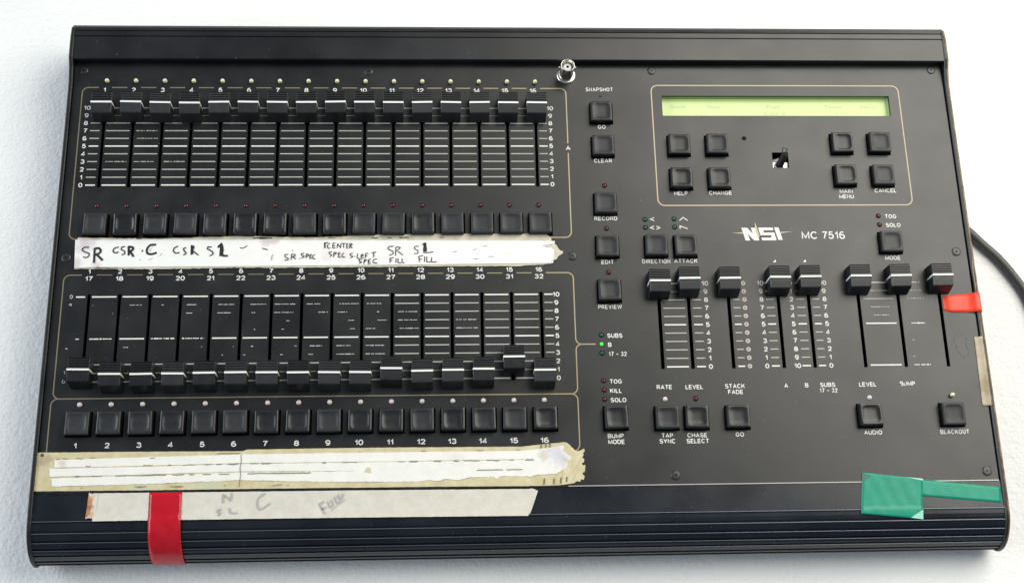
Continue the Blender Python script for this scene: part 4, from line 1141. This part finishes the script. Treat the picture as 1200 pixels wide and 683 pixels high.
# green tape: square piece and narrow tail
g1 = MB()
gp = [(501.3,-194.0),(539.0,-198.4),(538.6,-208),(536.0,-223.3),(516,-221.3),(497.7,-219.6),(499,-206)]
def zr(y):
    if y > -216: return .2
    t_ = math.asin(min(1, (-217-y)/23.2))/(math.pi/2) if y < -217 else 0
    return -21+21*math.cos(t_*math.pi/2) + .75 if y < -217 else .75
def quadsheet(c, nu, nv, lift):
    (a, b, cc, d) = [Vector(p) for p in c]; V = []
    for i in range(nu+1):
        for j in range(nv+1):
            u, v_ = i/nu, j/nv; p = (a*(1-u)+b*u)*(1-v_) + (d*(1-u)+cc*u)*v_
            V.append((p.x, p.y, zr(p.y) + lift + .06*math.sin(p.x*.7+p.y*.3)))
    s = MB().add(V, [(i*(nv+1)+j+1, (i+1)*(nv+1)+j+1, (i+1)*(nv+1)+j, i*(nv+1)+j) for i in range(nu) for j in range(nv)], True)
    return s
tg = tape('green_tape', 'green vinyl tape square with a narrow green tail at the front right corner', 'tape', (520, -209, 0),
    quadsheet([(501.3,-194.0),(538.9,-198.4),(536.0,-223.3),(497.7,-219.6)], 20, 24, .25), M['green_tape'])
tg.modifiers.new('thickness', 'SOLIDIFY').thickness = 0.12 * MM
tl = sub(tg, 'tape_tail', quadsheet([(530.0,-198.0),(588.0,-204.2),(586.6,-214.0),(530.0,-208.6)], 26, 6, .10), M['green_tape'])
tl.modifiers.new('thickness', 'SOLIDIFY').thickness = 0.12 * MM
def zp(pts, lift): return MB().add([(x, y, zr(y)+lift) for x, y in pts], [tuple(range(len(pts)))])
sub(tg, 'folded_corner', zp([(528.5,-222.4),(536.2,-223.5),(536.6,-217.6)], .62), M['green_pale'])
sub(tg, 'folded_corner', zp([(528.5,-197.2),(538.9,-198.45),(539.0,-199.7)], .42), M['green_pale'])
sub(tg, 'dark_corner', zp([(501.4,-194.2),(500.9,-199.8),(506.6,-196.2)][::1], .42), M['green_dark'])

# orange-red tape wrapped over the right cheek
to = MB(); V = []; K = 6
pth = [(566.9,.35),(572,.4),(578,.4),(583,.5),(586.6,1.2),(587.6,2.1),(588,2.25),(590.6,2.2),(591.5,1.6),(591.9,-1.5),(592.0,-8)]
for i, (x, z) in enumerate(pth):
    ya = -79.2 + 2.0*(x-567)/25; yb2 = -90.4 - .3*(x-567)/25
    if i == 0: ya -= .7; yb2 += 1.6
    for k in range(K): V.append((x, ya+(yb2-ya)*k/(K-1), z))
to.add(V, [(i*K+k+1, (i+1)*K+k+1, (i+1)*K+k, i*K+k) for i in range(len(pth)-1) for k in range(K-1)], True)
tor = tape('orange_tape', 'short orange-red tape piece folded over the right hand cheek', 'tape', (580, -85, 0), to, M['orange_tape'])
tor.modifiers.new('thickness', 'SOLIDIFY').thickness = 0.15 * MM

# tan paper tape down the right edge
tt_ = MB(); V = []
for i in range(31):
    y = -107.2 - 45.6*i/30; sh = -.9*i/30
    for x, z in ((584.3+sh+random.uniform(-.12,.12), 0.4), (585.3+sh, 0.5), (586.4+sh*.5, .6), (587.4, 1.3), (588.1, 2.1), (588.7+random.uniform(-.1,.1), 2.2)):
        V.append((x, y, z + random.uniform(-.05, .05)))
tt_.add(V, [(i*6+k, (i+1)*6+k, (i+1)*6+k+1, i*6+k+1) for i in range(30) for k in range(5)], True)
ttp = tape('tan_tape', 'dirty tan paper tape strip stuck along the right hand edge of the desk', 'tape', (588, -130, 0), tt_, M['tan_tape'])
ttp.modifiers.new('thickness', 'SOLIDIFY').thickness = 0.15 * MM

for o in col.objects:
    if o.name.split('.')[0] in ('scale_marks', 'scale_numerals', 'worn_numerals', 'channel_numbers', 'scale_dots', 'dot_glyphs', 'pen_traces', 'rubbed_patch', 'dark_creases', 'glue_residue', 'tape_wrinkle'):
        o['kind'] = 'stuff'
# ---------------------------------------------------------------- cable
pts = [(540, 20), (575, 2), (600, -19), (613, -33.0), (622, -42.6), (630.0, -54.2), (636.5, -66), (640.5, -79), (643, -93), (642, -110), (650, -150), (680, -200), (760, -260)]
def cat_(p, n=8):
    out = []
    for i in range(len(p)-1):
        a = p[max(0,i-1)]; b = p[i]; c = p[i+1]; d = p[min(len(p)-1, i+2)]
        for k in range(n):
            t_ = k/n
            out.append(tuple(.5*(2*b[q]+(-a[q]+c[q])*t_+(2*a[q]-5*b[q]+4*c[q]-d[q])*t_*t_+(-a[q]+3*b[q]-3*c[q]+d[q])*t_**3) for q in (0, 1)))
    out.append(p[-1]); return out
cb = MB().tube([(x-620, y+40, 3.1) for x, y in cat_(pts)], 3.0, 14)
cbo = cb.build('cable', M['cable'], None, (620, -40, TABLE_Z))
tag(cbo, 'dark grey round cable curving out from under the right side of the desk', 'cable')
